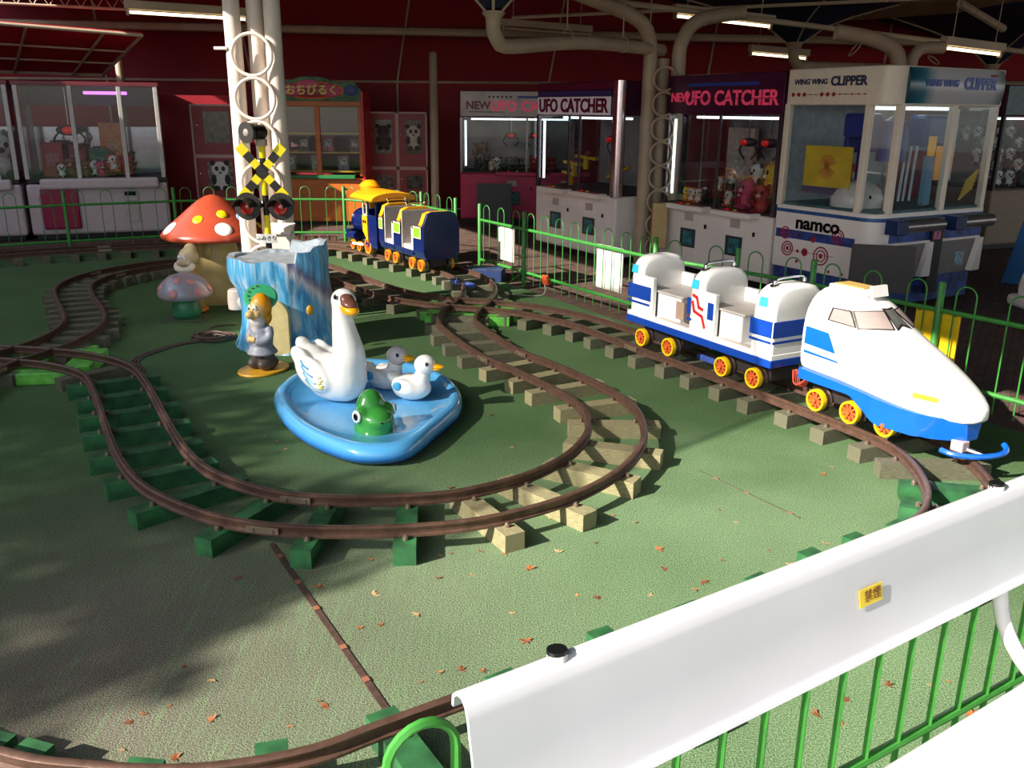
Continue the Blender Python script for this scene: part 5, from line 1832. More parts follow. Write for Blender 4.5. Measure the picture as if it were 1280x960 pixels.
def machine(name, label, o, ang, W, Dp, body, sign, H=1.93, zl=0.72, zh=1.58, post=M_CHR_D, doors=(0.2, 0.62), glass_split=(0.5,), sidepanel=None, claws=(0.3, 0.7), back=M_INNER, corner_tube=None):
    t = thing(name, label, 'claw machine', o, ang)
    MB().box((W / 2, Dp / 2 + 0.02, 0.03), (W - 0.06, Dp - 0.06, 0.06)).build('plinth', BLACK, t, False)
    MB().box((W / 2, Dp / 2, 0.06 + (zl - 0.06) / 2), (W, Dp, zl - 0.06)).build('cabinet', body, t, False, 0.02)
    for k, dx in enumerate(doors):
        MB().box((W * dx + W * 0.11, -0.065, zl - 0.005), (W * 0.33, 0.15, 0.05)).build('control_ledge', body, t, False, 0.008)
        MB().box((W * dx + W * 0.11, -0.06, zl + 0.0225), (W * 0.28, 0.09, 0.006)).build('control_panel', M_REDP, t, False)
        b = MB().ell((W * dx + W * 0.05, -0.08, zl + 0.03), (0.02, 0.02, 0.012), n=12, m=6).build('button', M_CLAWR, t)
        b = MB().ell((W * dx + W * 0.12, -0.08, zl + 0.03), (0.02, 0.02, 0.012), n=12, m=6).build('button', mat('button_yellow', (230, 190, 40), 0.3), t)
        d = MB().box((W * dx + W * 0.08, -0.004, 0.36), (W * 0.14, 0.014, 0.19)).build('prize_door', mat('door_dark', (60, 62, 70), 0.25), t, False, 0.004)
        MB().box((W * dx + W * 0.085, -0.013, 0.36), (W * 0.09, 0.004, 0.14)).build('door_print', M_TEAL, d, False)
        MB().box((W * dx + W * 0.08, -0.003, 0.575), (W * 0.08, 0.008, 0.08)).build('speaker_grille', mat('grille_grey', (178, 166, 164), 0.6), t, False)
        MB().box((W * (dx + 0.24), -0.004, 0.50), (0.025, 0.012, 0.04)).build('coin_slot', M_EYE, t, False)
    for x in (0.02, W - 0.02):
        for y in (0.02, Dp - 0.02):
            MB().box((x, y, (zl + zh) / 2), (0.045, 0.045, zh - zl)).build('corner_post', post, t, False, 0.006)
    for gx in glass_split:
        MB().box((W * gx, 0.012, (zl + zh) / 2), (0.03, 0.02, zh - zl)).build('mullion', post, t, False, 0.003)
    xs = [0.045, *[W * g for g in glass_split], W - 0.045]
    for a, b in zip(xs[:-1], xs[1:]):
        MB().box(((a + b) / 2, 0.012, (zl + zh) / 2 + 0.02), (b - a - 0.02, 0.005, zh - zl - 0.05)).build('glass_pane', GLASS, t, False)
    for x in (0.012, W - 0.012):
        MB().box((x, Dp / 2, (zl + zh) / 2 + 0.02), (0.005, Dp - 0.1, zh - zl - 0.05)).build('side_pane', GLASS, t, False)
    MB().box((W / 2, Dp - 0.03, (zl + zh) / 2), (W - 0.06, 0.02, zh - zl)).build('back_panel', back, t, False)
    MB().box((W / 2, Dp / 2, zl + 0.01), (W - 0.05, Dp - 0.05, 0.02)).build('toy_deck', M_DECK, t, False)
    MB().box((W / 2, Dp / 2, (zh + H) / 2), (W, Dp, H - zh)).build('header', M_SIGNP, t, False, 0.012)
    for cx in claws:
        claw(t, W * cx, Dp * 0.42, zh, zh - 0.32)
    MB().cyl((0.08, 0.06, zl + 0.1), (0.08, 0.06, zh - 0.05), 0.014, n=10).build('light_tube', M_TUBEW, t)
    MB().cyl((0.15, Dp * 0.3, zh - 0.03), (W - 0.15, Dp * 0.3, zh - 0.03), 0.013, n=10).build('light_tube', M_TUBEW, t)
    sign(t, W, zh, H)
    return t

def sign_pink(t, W, zh, H):
    text_mesh('sign_letters', 'UFO CATCHER', 0.185, M_LET_P, t, (W * 0.57, -0.008, zh + 0.145), (PI / 2, 0, 0), 0.004, bold=0.004, xs=0.98)
    text_mesh('sign_letters', 'NEW', 0.12, M_LET_P, t, (W * 0.13, -0.008, zh + 0.155), (PI / 2, 0, 0), 0.004, bold=0.003)
    MB().box((W / 2, -0.004, zh + 0.275), (W * 0.6, 0.006, 0.03)).build('sign_stripe', M_LET_B, t, False)
    MB().box((W * 0.57, -0.014, zh + 0.145), (W * 0.74, 0.004, 0.006)).build('sign_line', M_SIGNP, t, False)
def sign_light(t, W, zh, H):
    MB().box((W / 2 - 0.06, -0.006, zh + 0.10), (W - 0.18, 0.012, 0.19)).build('sign_panel', mat('sign_lit', (216, 204, 214), 0.3, var=0.1, emit=0.12), t, False, 0.003)
    text_mesh('sign_letters', 'UFO CATCHER', 0.2, M_LET_M, t, (W / 2 - 0.06, -0.016, zh + 0.095), (PI / 2, 0, 0), 0.004, bold=0.006, xs=1.0)
    MB().box((W / 2 - 0.06, -0.006, zh + 0.23), (W - 0.18, 0.012, 0.05)).build('sign_stripe', mat('sign_blue', (66, 60, 130), 0.3), t, False)
    MB().box((W / 2, -0.006, zh + 0.305), (W, 0.012, 0.07)).build('sign_top', mat('sign_magenta', (110, 20, 60), 0.35), t, False)
    MB().cyl((W + 0.01, -0.01, 0.72), (W + 0.01, -0.01, H), 0.07, n=18).build('chrome_corner', mat('bright_chrome', (206, 190, 200), 0.15, 1.0), t)
def sign_white(t, W, zh, H):
    MB().box((W / 2, -0.006, (zh + H) / 2), (W - 0.02, 0.012, H - zh - 0.02)).build('sign_panel', M_SIGNW, t, False, 0.003)
    text_mesh('sign_letters', 'NEW', 0.15, M_LET_M, t, (W * 0.15, -0.016, zh + 0.155), (PI / 2, 0, 0), 0.004, bold=0.005)
    text_mesh('sign_letters', 'UFO CATCHER', 0.19, M_LET_P, t, (W * 0.62, -0.016, zh + 0.145), (PI / 2, 0, 0), 0.004, bold=0.005)
    for k in range(6):
        MB().ell((W * (0.24 + 0.035 * k), -0.014, zh + 0.275), (0.014, 0.004, 0.014), n=8, m=6).build('sign_star', M_EYE, t)
    MB().box((W * 0.58, -0.014, zh + 0.275), (W * 0.22, 0.004, 0.03)).build('sign_stripe', M_LET_B, t, False)
    MB().box((W * 0.22, -0.014, zh + 0.07), (W * 0.3, 0.004, 0.012)).build('sign_stripe', M_EYE, t, False)

ua = math.atan2(U.y, U.x)
M3 = machine('claw_machine', 'white claw machine with pink NEW UFO CATCHER lettering on dark header', (1.57, 9.56, 0), ua, 1.58, 0.95, M_MW, sign_pink, H=1.945, zl=0.68, zh=1.575, claws=(0.5, 0.68))
M2 = machine('claw_machine', 'white claw machine with maroon UFO CATCHER letters on a pale sign', (0.27, 11.04, 0), ua, 1.62, 0.95, M_MW, sign_light, H=1.90, zh=1.55, claws=(0.62,), glass_split=(0.42, 0.55))
M1 = machine('claw_machine', 'magenta claw machine with a white NEW UFO CATCHER sign', (-0.78, 13.25, 0), 0.0, 1.75, 0.95, M_MPINK, sign_white, H=1.86, zh=1.50, doors=(0.35, 0.8), claws=(0.42, 0.62), glass_split=(0.55,))
MB().box((0.5, -0.35, 0.3), (0.5, 0.03, 0.6), (R(-6), 0, 0)).build('open_flap', mat('flap_dark', (62, 60, 62), 0.5), M1, False)

# white claw machines on the left, their shade put into a lilac body colour
M_MW_SHADED = mat('machine_white_shaded', (196, 180, 182), 0.4, var=0.04)
va = R(20.5)
V = Vector((math.cos(va), math.sin(va), 0))
VB = Vector((-math.sin(va), math.cos(va), 0))
def left_machine(label, o, W, posts, magenta):
    t = thing('claw_machine', label, 'claw machine', o, va)
    Dp, zl, zh = 1.0, 0.74, 1.84
    MB().box((W / 2, Dp / 2 + 0.03, 0.03), (W - 0.08, Dp - 0.08, 0.06)).build('plinth', BLACK, t, False)
    MB().box((W / 2, Dp / 2, 0.37), (W, Dp, 0.62)).build('cabinet', M_MW_SHADED, t, False, 0.03)
    MB().box((W * 0.52, -0.02, 0.68), (W * 0.84, 0.12, 0.13)).build('control_ledge', M_MW_SHADED, t, False, 0.03)
    MB().box((W / 2, Dp / 2, zl - 0.02), (W - 0.04, Dp - 0.04, 0.05)).build('toy_deck', M_DECK, t, False)
    if magenta:
        MB().box((W * 0.22, -0.02, 0.38), (0.42, 0.04, 0.5)).build('magenta_panel', mat('panel_magenta', (150, 14, 70), 0.25), t, bevel=0.03, seg=4)
        d = MB().box((W * 0.72, -0.006, 0.36), (0.17, 0.012, 0.32)).build('coin_door', mat('door_lilac', (190, 176, 176), 0.45), t, False, 0.004)
        MB().box((W * 0.72, -0.014, 0.55), (0.13, 0.006, 0.05)).build('coin_slots', M_EYE, d, False)
        MB().box((W * 0.73, -0.014, 0.44), (0.12, 0.006, 0.05)).build('slot_plate', CHROME, d, False)
    for x in posts:
        MB().box((W * x, 0.02, (zl + zh) / 2), (0.05, 0.035, zh - zl)).build('post', M_GREYW, t, False, 0.006)
    for x in (0.03, W - 0.03):
        MB().box((x, Dp - 0.03, (zl + zh) / 2), (0.05, 0.05, zh - zl)).build('post', M_GREYW, t, False, 0.006)
    for a, b in zip(posts[:-1], posts[1:]):
        MB().box((W * (a + b) / 2, 0.022, (zl + zh) / 2), (W * (b - a) - 0.04, 0.005, zh - zl)).build('glass_pane', GLASS, t, False)
    for x in (0.012, W - 0.012):
        MB().box((x, Dp / 2, (zl + zh) / 2), (0.005, Dp - 0.1, zh - zl)).build('side_pane', GLASS, t, False)
    MB().box((W / 2, Dp - 0.02, zl + 0.3), (W - 0.1, 0.01, 0.6)).build('back_mirror', mat('mirror_grey', (176, 176, 190), 0.08, 0.9), t, False)
    MB().box((W / 2, Dp / 2, zh + 0.02), (W + 0.02, Dp, 0.05)).build('top_rail', mat('rail_maroon', (120, 50, 60), 0.4), t, False, 0.006)
    MB().box((W / 2, Dp * 0.75, zh - 0.12), (W - 0.1, 0.03, 0.22)).build('header_panel', mat('header_violet', (84, 40, 86), 0.35), t, False)
    claw(t, W * 0.32, 0.45, zh, zh - 0.62, 1.5)
    return t
o2 = Vector((-4.44, 11.62, 0)) - V * 1.62
LM1 = left_machine('white claw machine with magenta panel behind the shaded fence', o2, 1.62, (0.02, 0.38, 0.72, 0.98), True)
MB().cyl((0.75, 0.3, 1.76), (1.25, 0.3, 1.76), 0.02, n=10).build('violet_tube', M_TUBEV, LM1)
LM2 = left_machine('white claw machine holding a big panda behind the shaded fence', o2 - V * 1.55, 1.5, (0.02, 0.5, 0.85, 0.98), False)

# glass prize cabinet (three sides seen), nearest the fence
ca = math.atan2(NRM.y, NRM.x)
CO = Vector((2.9, 7.2, 0))
cl = thing('prize_cabinet', 'tall white prize cabinet with blue CLIPPER sign beside the fence', 'claw machine', CO, ca)
W, Dp, CH = 1.43, 1.05, 0.13
foot = [(CH, 0), (W, 0), (W, Dp), (0, Dp), (0, CH)]
def cab(z0, z1, g=0.0, arc=True):
    P = []
    for k in range(7):
        a = R(180 + 90 * k / 6)
        P.append((CH + (CH + g) * math.cos(a), CH + (CH + g) * math.sin(a)))
    P += [(W + g, -g), (W + g, Dp), (-g, Dp)]
    return MB().prism([(x, y, z0) for x, y in P], (0, 0, z1 - z0))
cab(0.04, 0.27, -0.03).build('base', mat('base_blue', (46, 72, 150), 0.45, var=0.35, scale=14), cl, angle=50)
cab(0.27, 0.82).build('body', M_MW, cl, bevel=0.006, angle=50)
cab(0.755, 0.785, 0.003).build('blue_line', mat('line_blue', (40, 90, 150), 0.4, var=0.2, scale=20), cl, angle=50)
cab(1.66, 1.955, 0.004).build('header', mat('cabinet_cream', (232, 218, 204), 0.42, var=0.03), cl, bevel=0.01, angle=50)
for x, y in ((0.02, Dp - 0.02), (W - 0.03, 0.03), (W - 0.03, Dp - 0.03), (0.03, 0.2), (0.17, 0.025), (W * 0.58, 0.02)):
    MB().box((x, y, 1.24), (0.055, 0.055, 0.86)).build('post', mat('cabinet_cream', (212, 196, 182), 0.42), cl, False, 0.005)
MB().box((0.004, 0.62, 1.24), (0.005, 0.78, 0.84)).build('glass_pane', GLASS, cl, False)
for a, b in ((0.2, W * 0.56), (W * 0.6, W - 0.06)):
    MB().box(((a + b) / 2, 0.004, 1.24), (b - a, 0.005, 0.84)).build('glass_pane', GLASS, cl, False)
q = MB()
q.prism([(0.03, 0.19, 0.82), (0.16, 0.03, 0.82), (0.163, 0.033, 0.82), (0.033, 0.193, 0.82)], (0, 0, 0.84))
q.build('corner_pane', GLASS, cl, False)
MB().box((W - 0.012, Dp / 2, 1.24), (0.005, Dp - 0.1, 0.84)).build('glass_pane', GLASS, cl, False)
MB().box((W / 2, Dp - 0.02, 1.24), (W - 0.1, 0.01, 0.84)).build('back_panel', mat('cabinet_back', (150, 160, 168), 0.45, var=0.1), cl, False)
MB().box((W / 2, Dp / 2, 0.83), (W - 0.06, Dp - 0.06, 0.02)).build('toy_deck', mat('deck_teal', (74, 110, 116), 0.5, var=0.2), cl, False)
MB().cyl((0.25, 0.35, 1.64), (W - 0.15, 0.35, 1.64), 0.014, n=10).build('light_tube', M_TUBEW, cl)
# lettering on the left face (normal -x) and sign on the front (normal -y)
rotL = (PI / 2, 0, -PI / 2)
text_mesh('header_letters', 'WING WING', 0.06, mat('text_navy', (46, 56, 90), 0.4), cl, (-0.006, 0.80, 1.845), rotL, 0.002, bold=0.002, shear=0.1)
text_mesh('header_letters', 'CLIPPER', 0.10, mat('text_navy', (46, 56, 90), 0.4), cl, (-0.006, 0.41, 1.845), rotL, 0.002, bold=0.004)
for k in range(13):
    r_ = rnd.choice((0.006, 0.008, 0.014, 0.018))
    MB().ell((-0.006, 0.98 - k * 0.062, 1.745), (0.003, r_, r_), n=10, m=6).build('red_dot', mat('dot_crimson', (160, 26, 60), 0.4), cl)
MB().box((-0.006, 0.6, 1.745), (0.003, 0.76, 0.004)).build('dot_line', mat('dot_crimson', (160, 26, 60), 0.4), cl, False)
text_mesh('maker_letters', 'namco', 0.155, M_EYE, cl, (-0.007, 0.57, 0.675), rotL, 0.002, bold=0.005, xs=1.15)
for y, z, r_, ringed in ((0.92, 0.575, 0.05, 1), (0.34, 0.60, 0.06, 1), (0.60, 0.55, 0.028, 0), (0.88, 0.44, 0.06, 1), (0.68, 0.43, 0.035, 0), (0.50, 0.42, 0.075, 1), (0.76, 0.43, 0.016, 0), (0.76, 0.34, 0.016, 0), (0.40, 0.30, 0.014, 0), (0.26, 0.30, 0.014, 0), (0.80, 0.57, 0.014, 0)):
    m = mat('dot_crimson', (160, 26, 60), 0.4)
    q = MB()
    if ringed:
        q.torus((-0.003, y, z), r_, 0.006, (1, 0, 0), 24, 6).torus((-0.003, y, z), r_ * 0.62, 0.005, (1, 0, 0), 20, 6).ell((-0.003, y, z), (0.003, r_ * 0.3, r_ * 0.3), n=10, m=6)
    else:
        q.ell((-0.003, y, z), (0.003, r_, r_), n=12, m=6)
    q.build('crimson_circle', m, cl)
MB().box((-0.002, 0.6, 0.57), (0.004, 0.86, 0.075)).build('blue_band', mat('base_blue', (46, 72, 150), 0.45), cl, False)
MB().box((-0.003, 0.62, 0.43), (0.003, 0.5, 0.004)).build('dot_line', mat('dot_crimson', (160, 26, 60), 0.4), cl, False)
MB().box((-0.004, 0.82, 0.16), (0.004, 0.34, 0.1)).build('blue_corner', mat('base_blue', (46, 72, 150), 0.45), cl, False)
MB().box((0.065, 0.065, 1.80), (0.012, 0.13, 0.2), (0, 0, R(45))).build('grille', mat('grille_grey', (178, 166, 164), 0.6), cl, False)
rs = []
for k in range(9):
    a = R(-60 + 120 * k / 8)
    rs.append((-0.055 * math.cos(a) - 0.005 + 0.027, 1.81 + 0.135 * math.sin(a) / math.sin(R(60))))
prof = [(0.0, rs[0][1])] + rs + [(0.0, rs[-1][1])]
def silver_material():
    m = bpy.data.materials.new('sign_silver')
    m.use_nodes = True
    n, l = m.node_tree.nodes, m.node_tree.links
    b = n['Principled BSDF']
    b.inputs['Roughness'].default_value = 0.18
    tc = n.new('ShaderNodeTexCoord')
    sx = n.new('ShaderNodeSeparateXYZ')
    l.new(tc.outputs['Object'], sx.inputs[0])
    rp = n.new('ShaderNodeValToRGB')
    e = rp.color_ramp.elements
    e[0].position, e[0].color = 0.12, lin((14, 70, 90))
    e[1].position, e[1].color = 0.36, lin((196, 196, 204))
    k = e.new(0.88)
    k.color = lin((190, 192, 200))
    k = e.new(1.0)
    k.color = lin((60, 92, 104))
    k = e.new(0.25)
    k.color = lin((60, 120, 140))
    mu = n.new('ShaderNodeMath')
    mu.operation = 'MULTIPLY'
    mu.inputs[1].default_value = 0.7
    l.new(sx.outputs['X'], mu.inputs[0])
    l.new(mu.outputs[0], rp.inputs[0])
    l.new(rp.outputs[0], b.inputs['Base Color'])
    return m
MB().loft([[Vector((x, y, z)) for y, z in prof] for x in (0.17, W - 0.03)]).build('sign_panel', silver_material(), cl, angle=50)
text_mesh('sign_letters', 'WING WING', 0.07, M_LET_B, cl, (0.56, -0.036, 1.83), (PI / 2, 0, 0), 0.003, bold=0.003, shear=0.15)
text_mesh('sign_letters', 'CLIPPER', 0.12, M_LET_B, cl, (1.06, -0.036, 1.83), (PI / 2, 0, 0), 0.003, bold=0.006)
text_mesh('sign_letters', 'namco', 0.04, mat('dot_crimson', (160, 26, 60), 0.4), cl, (1.24, -0.03, 1.905), (PI / 2, 0, 0), 0.002)
for a, b in ((0.14, 0.76), (0.90, W + 0.02)):
    MB().cyl((a + 0.09, -0.07, 0.715), (b, -0.07, 0.715), 0.052, n=18).build('roller_bar', mat('roller_silver', (150, 142, 140), 0.3, 0.7), cl)
    MB().box((a + 0.06, -0.06, 0.715), (0.13, 0.14, 0.12)).build('roller_end', mat('roller_navy', (22, 44, 92), 0.35), cl, False, 0.012)
    MB().box(((a + b) / 2 + 0.03, -0.06, 0.772), (b - a - 0.2, 0.07, 0.012)).build('button_strip', BLACK, cl, False, 0.003)
MB().box((W / 2 + 0.1, -0.004, 0.61), (W - 0.2, 0.008, 0.075)).build('blue_band', mat('base_blue', (46, 72, 150), 0.45), cl, False)
for a, b in ((0.16, 0.70), (0.86, W - 0.04)):
    MB().box(((a + b) / 2, 0.0, 0.42), (b - a, 0.02, 0.30)).build('prize_bay', mat('bay_grey', (128, 122, 122), 0.3), cl, False, 0.004)
    MB().prism([(b - 0.12, -0.012, 0.28), (b, -0.012, 0.28), (b, -0.012, 0.57), (b - 0.03, -0.012, 0.57)], (0, -0.06, 0)).build('bay_hood', M_MW, cl, False, 0.006)
    MB().box(((a + b) / 2, -0.014, 0.57), (b - a, 0.03, 0.02)).build('bay_frame', M_MW, cl, False)
    MB().box((a + 0.3, -0.014, 0.39), (0.12, 0.004, 0.12)).build('notice', mat('notice_blue', (150, 180, 200), 0.4, var=0.3, scale=40), cl, False)
MB().box((0.78, -0.03, 0.40), (0.15, 0.02, 0.56)).build('black_pillar', BLACK, cl, False, 0.004)
MB().box((0.77, -0.042, 0.62), (0.09, 0.004, 0.07)).build('price_label', mat('label_pink', (200, 110, 150), 0.4, var=0.4, scale=30), cl, False)
MB().box((0, 0, 0), (0.48, 0.02, 0.38)).build('open_door', mat('door_slate', (66, 62, 62), 0.6), cl, False, 0.003, (0.02, -0.10, 0.40), (0, 0, R(-48)))

# yellow poster sheet inside the cabinet, plain print
po = thing('poster', 'plain yellow poster with orange rays inside the CLIPPER cabinet', 'poster', CO + NRM * 0.10 + (-U) * 0.62 + Vector((0, 0, 1.16)), ca)
MB().box((0, 0, 0), (0.006, 0.50, 0.34)).build('sheet', mat('poster_yellow', (236, 196, 60), 0.5, var=0.1, scale=5), po, False)
for k in range(7):
    MB().box((-0.005, 0.0, 0.0), (0.002, 0.02, 0.2), (R(-60 + 20 * k), 0, 0)).build('ray_mark', mat('poster_orange', (230, 150, 70), 0.5), po, False)
MB().box((-0.004, 0, -0.20), (0.006, 0.50, 0.06)).build('caption_strip', mat('poster_violet', (96, 84, 120), 0.5), po, False)
MB().box((-0.004, -0.03, -0.42), (0.006, 0.62, 0.035)).build('teal_strip', mat('poster_teal', (70, 130, 120), 0.5), po, False)

# mechanism seen through the cabinet glass
mech = thing('prize_mechanism', 'blue arm mechanism with hanging prizes inside the CLIPPER cabinet', 'mechanism', CO + Vector((0, 0, 0.84)), ca)
M_MBLUE = mat('mechanism_blue', (28, 66, 150), 0.35, var=0.1)
MB().box((0.22, 0.40, 0.66), (0.2, 0.25, 0.20)).build('motor_box', M_MBLUE, mech, False, 0.03)
MB().box((0.24, 0.40, 0.38), (0.05, 0.06, 0.42)).build('arm', M_MBLUE, mech, False, 0.01)
MB().box((0.75, 0.5, 0.5), (1.2, 0.05, 0.12)).build('rail', M_MBLUE, mech, False, 0.01)
MB().lathe([(0.12, 0.0), (0.12, 0.2), (0.09, 0.32), (0.02, 0.36)], 24, (0.38, 0.22, 0.38)).build('claw_cover', M_MBLUE, mech)
MB().box((0.95, 0.3, 0.62), (0.34, 0.2, 0.26)).build('hopper', M_MBLUE, mech, False, 0.03)
MB().cyl((1.2, 0.25, 0.2), (1.2, 0.25, 0.8), 0.035, n=14).build('white_column', M_MW, mech)
for k, (x, z, m) in enumerate(((0.76, 0.44, 'a'), (0.88, 0.36, 'a'), (1.0, 0.40, 'a'))):
    MB().box((x, 0.12, z), (0.085, 0.02, 0.28)).build('ticket', mat('ticket_amber', (244, 178, 70), 0.5, emit=0.12), mech, False, 0.003)
for x in (0.52, 0.58, 0.66):
    MB().cyl((x, 0.2, 0.05), (x + 0.02, 0.2, 0.5), 0.012, n=8).build('clear_rod', mat('rod_pale', (190, 206, 214), 0.2), mech)
MB().box((0.72, 0.1, 0.22), (0.08, 0.05, 0.40)).build('blue_rack', mat('rack_blue', (110, 160, 190), 0.35), mech, False)
q = MB()
for k in range(6):
    q.box((1.22 + 0.012 * k, 0.06, 0.10 + 0.03 * k), (0.20, 0.01, 0.016), (0, R(-30), 0))
q.build('yellow_comb', mat('comb_yellow', (226, 186, 40), 0.45), mech, False)
q = MB()
for k in range(5):
    q.box((1.0, 0.3, 0.2 + 0.03 * k), (0.14, 0.02, 0.012))
q.build('striped_prize', mat('stripe_red', (206, 90, 100), 0.45), mech, False)
# white dome prize and red boxes on the deck
dm = thing('prize_dome', 'large white dome prize lying inside the CLIPPER cabinet corner', 'prize', CO + NRM * 0.27 + (-U) * 0.42 + Vector((0, 0, 0.84)), ca)
MB().lathe([(0.21, 0.0), (0.215, 0.06), (0.19, 0.14), (0.13, 0.2), (0.05, 0.225), (0.005, 0.228)], 28).build('dome', mat('dome_white', (226, 218, 212), 0.2), dm)
for s_ in (-1, 1):
    MB().ell((-0.07, -0.19 + 0.0, 0.09 + 0.0), (0.012, 0.012, 0.018)).build('button_mark', M_EYE, dm)
for k, (a, b, h) in enumerate(((0.30, 0.25, 0.34), (0.45, 0.30, 0.22), (0.55, 0.2, 0.16))):
    p = CO + NRM * (a + 0.08) + (-U) * (b + 0.35) + Vector((0, 0, 0.84))
    t = thing('prize_box', ('tall', 'middling', 'low')[k] + ' red and white prize box standing inside the CLIPPER cabinet', 'prize box', p, ca + 0.3 * k, 'prize boxes in the CLIPPER cabinet')
    MB().box((0, 0, h / 2), (0.13, 0.1, h)).build('carton', mat('carton_red', (196, 74, 56), 0.5, var=0.3, scale=12), t, False)
    MB().box((0, -0.052, h * 0.55), (0.09, 0.004, h * 0.5)).build('carton_print', mat('carton_white', (226, 206, 196), 0.5), t, False)

# orange sweets machine with painted crown board
og = thing('prize_machine', 'orange wooden-look prize machine with painted pink and green crown board', 'vending machine', (-3.42, 12.95, 0))
M_ORW = mat('orange_wood', (196, 104, 30), 0.4, var=0.12, scale=4)
MB().box((0.66, 0.35, 0.34), (1.32, 0.7, 0.60)).build('cabinet', M_ORW, og, False, 0.01)
MB().box((0.66, 0.35, 0.03), (1.26, 0.64, 0.06)).build('plinth', BLACK, og, False)
MB().box((0.62, -0.02, 0.67), (1.1, 0.1, 0.05)).build('green_ledge', mat('ledge_green', (40, 120, 66), 0.4), og, False, 0.006)
for x in (0.03, 0.66, 1.27):
    MB().box((x, 0.02, 1.16), (0.07, 0.05, 0.96)).build('stile', M_ORW, og, False, 0.004)
MB().box((1.30, 0.3, 1.08), (0.04, 0.64, 1.5)).build('red_side', mat('side_red', (196, 30, 30), 0.35), og, False, 0.01)
MB().box((0.66, 0.02, 1.66), (1.30, 0.05, 0.07)).build('top_rail', M_ORW, og, False, 0.004)
MB().box((0.66, 0.66, 1.16), (1.26, 0.02, 0.96)).build('back_panel', mat('back_plum', (96, 60, 70), 0.5), og, False)
for a, b in ((0.07, 0.62), (0.70, 1.23)):
    MB().box(((a + b) / 2, 0.02, 1.16), (b - a, 0.005, 0.92)).build('glass_pane', GLASS, og, False)
for z in (0.74, 1.0, 1.26):
    MB().box((0.66, 0.34, z), (1.22, 0.6, 0.02)).build('shelf', mat('shelf_gold', (196, 150, 40), 0.4), og, False)
crown = [(0.0, 0), (0.0, 0.14), (0.2, 0.24), (0.4, 0.32), (0.6, 0.34), (0.8, 0.31), (0.98, 0.24), (1.1, 0.27), (1.2, 0.25), (1.28, 0.16), (1.30, 0)]
MB().prism([(x, 0.06, 1.69 + z) for x, z in crown], (0, 0.05, 0)).build('crown_board', mat('crown_green', (70, 130, 90), 0.45, var=0.4, scale=6), og, False, 0.006)
for x, z, rx, rz, m in ((0.60, 1.84, 0.46, 0.12, (226, 120, 50)), (0.60, 1.84, 0.42, 0.095, (150, 30, 60)), (0.55, 1.92, 0.16, 0.06, (220, 90, 130)), (0.32, 1.84, 0.14, 0.09, (200, 60, 110)), (0.86, 1.84, 0.14, 0.09, (200, 60, 110)), (1.14, 1.84, 0.1, 0.07, (60, 70, 150))):
    MB().ell((x, 0.052 - 0.004 * (rx < 0.43) - 0.004 * (rx < 0.3), z), (rx, 0.008, rz), n=24, m=8).build('crown_cloud', mat('crown_%d_%d_%d' % m, m, 0.45), og)
text_mesh('crown_letters', 'おちびるく', 0.15, mat('crown_letter', (240, 220, 120), 0.4), og, (0.60, 0.036, 1.835), (PI / 2, 0, 0), 0.004, bold=0.003)
for x in (0.72, 0.84, 1.02):
    MB().ell((x, -0.005, 0.5), (0.014, 0.008, 0.014), n=8, m=6).build('lock', M_EYE, og)
for k in range(6):
    x, z = (0.2, 0.42, 0.6)[k % 3] + (0.62 if k > 2 else 0) - (0.04 if k > 2 else 0), 1.01 if k % 2 else 0.75
    t = thing('prize_box', ['grey boxed prize on the first shelf of the orange machine', 'dark boxed prize on the second shelf of the orange machine', 'pale slim boxed prize inside the orange machine', 'pink boxed prize on the upper right shelf of the orange machine', 'lilac boxed prize on the lower right shelf of the orange machine', 'brown boxed prize at the right end of the orange machine'][k], 'prize box', Vector((-3.42 + x * 0.96, 12.95 + 0.3, z)), 0, 'boxed prizes in the orange machine')
    MB().box((0, 0, 0.1), (0.15, 0.12, 0.2)).build('carton', mat('carton_%d' % k, ((150, 140, 140), (50, 46, 52), (190, 180, 170), (190, 90, 110), (150, 130, 160), (120, 80, 60))[k], 0.5, var=0.3, scale=20), t, False)
    MB().box((0, -0.061, 0.11), (0.1, 0.003, 0.1)).build('carton_print', mat('print_pale', (206, 196, 190), 0.5, var=0.4, scale=40), t, False)

# red locker cabinets with picture windows
M_LOCK = mat('locker_red', (140, 22, 32), 0.4, var=0.08)
M_LEDGE = mat('locker_edge', (186, 150, 146), 0.4)
def locker(label, o, cols, w, hs, ang=0.0):
    t = thing('locker_cabinet', label, 'cabinet', o, ang)
    Wd = w * cols
    Ht = sum(hs)
    MB().box((Wd / 2, 0.25, Ht / 2), (Wd, 0.5, Ht)).build('carcass', mat('locker_side', (132, 70, 78), 0.45), t, False, 0.006)
    for c in range(cols):
        z = 0
        for k, h in enumerate(hs):
            d = MB().box((w * (c + 0.5), -0.012, z + h / 2), (w - 0.03, 0.022, h - 0.03)).build('door', M_LOCK, t, False, 0.004)
            f = MB()
            for s_ in (-1, 1):
                f.box((w * (c + 0.5) + s_ * (w / 2 - 0.012), -0.014, z + h / 2), (0.022, 0.028, h)).box((w * (c + 0.5), -0.014, z + h / 2 + s_ * (h / 2 - 0.012)), (w, 0.028, 0.022))
            f.build('door_edge', M_LEDGE, t, False)
            big = h > 0.45
            MB().box((w * (c + 0.55), -0.025, z + h * (0.56 if big else 0.5)), (w * 0.55, 0.004, h * (0.6 if big else 0.5))).build('window', mat('locker_window_%d' % ((c + k) % 3), ((62, 48, 50), (120, 104, 96), (84, 76, 74))[(c + k) % 3], 0.2, var=0.45, scale=18), d, False)
            MB().ell((w * (c + 0.12), -0.026, z + h * 0.6), (0.014, 0.008, 0.014), n=8, m=6).build('lock', CHROME, d)
            z += h
    return t
b = D(462, 240, 13.55)
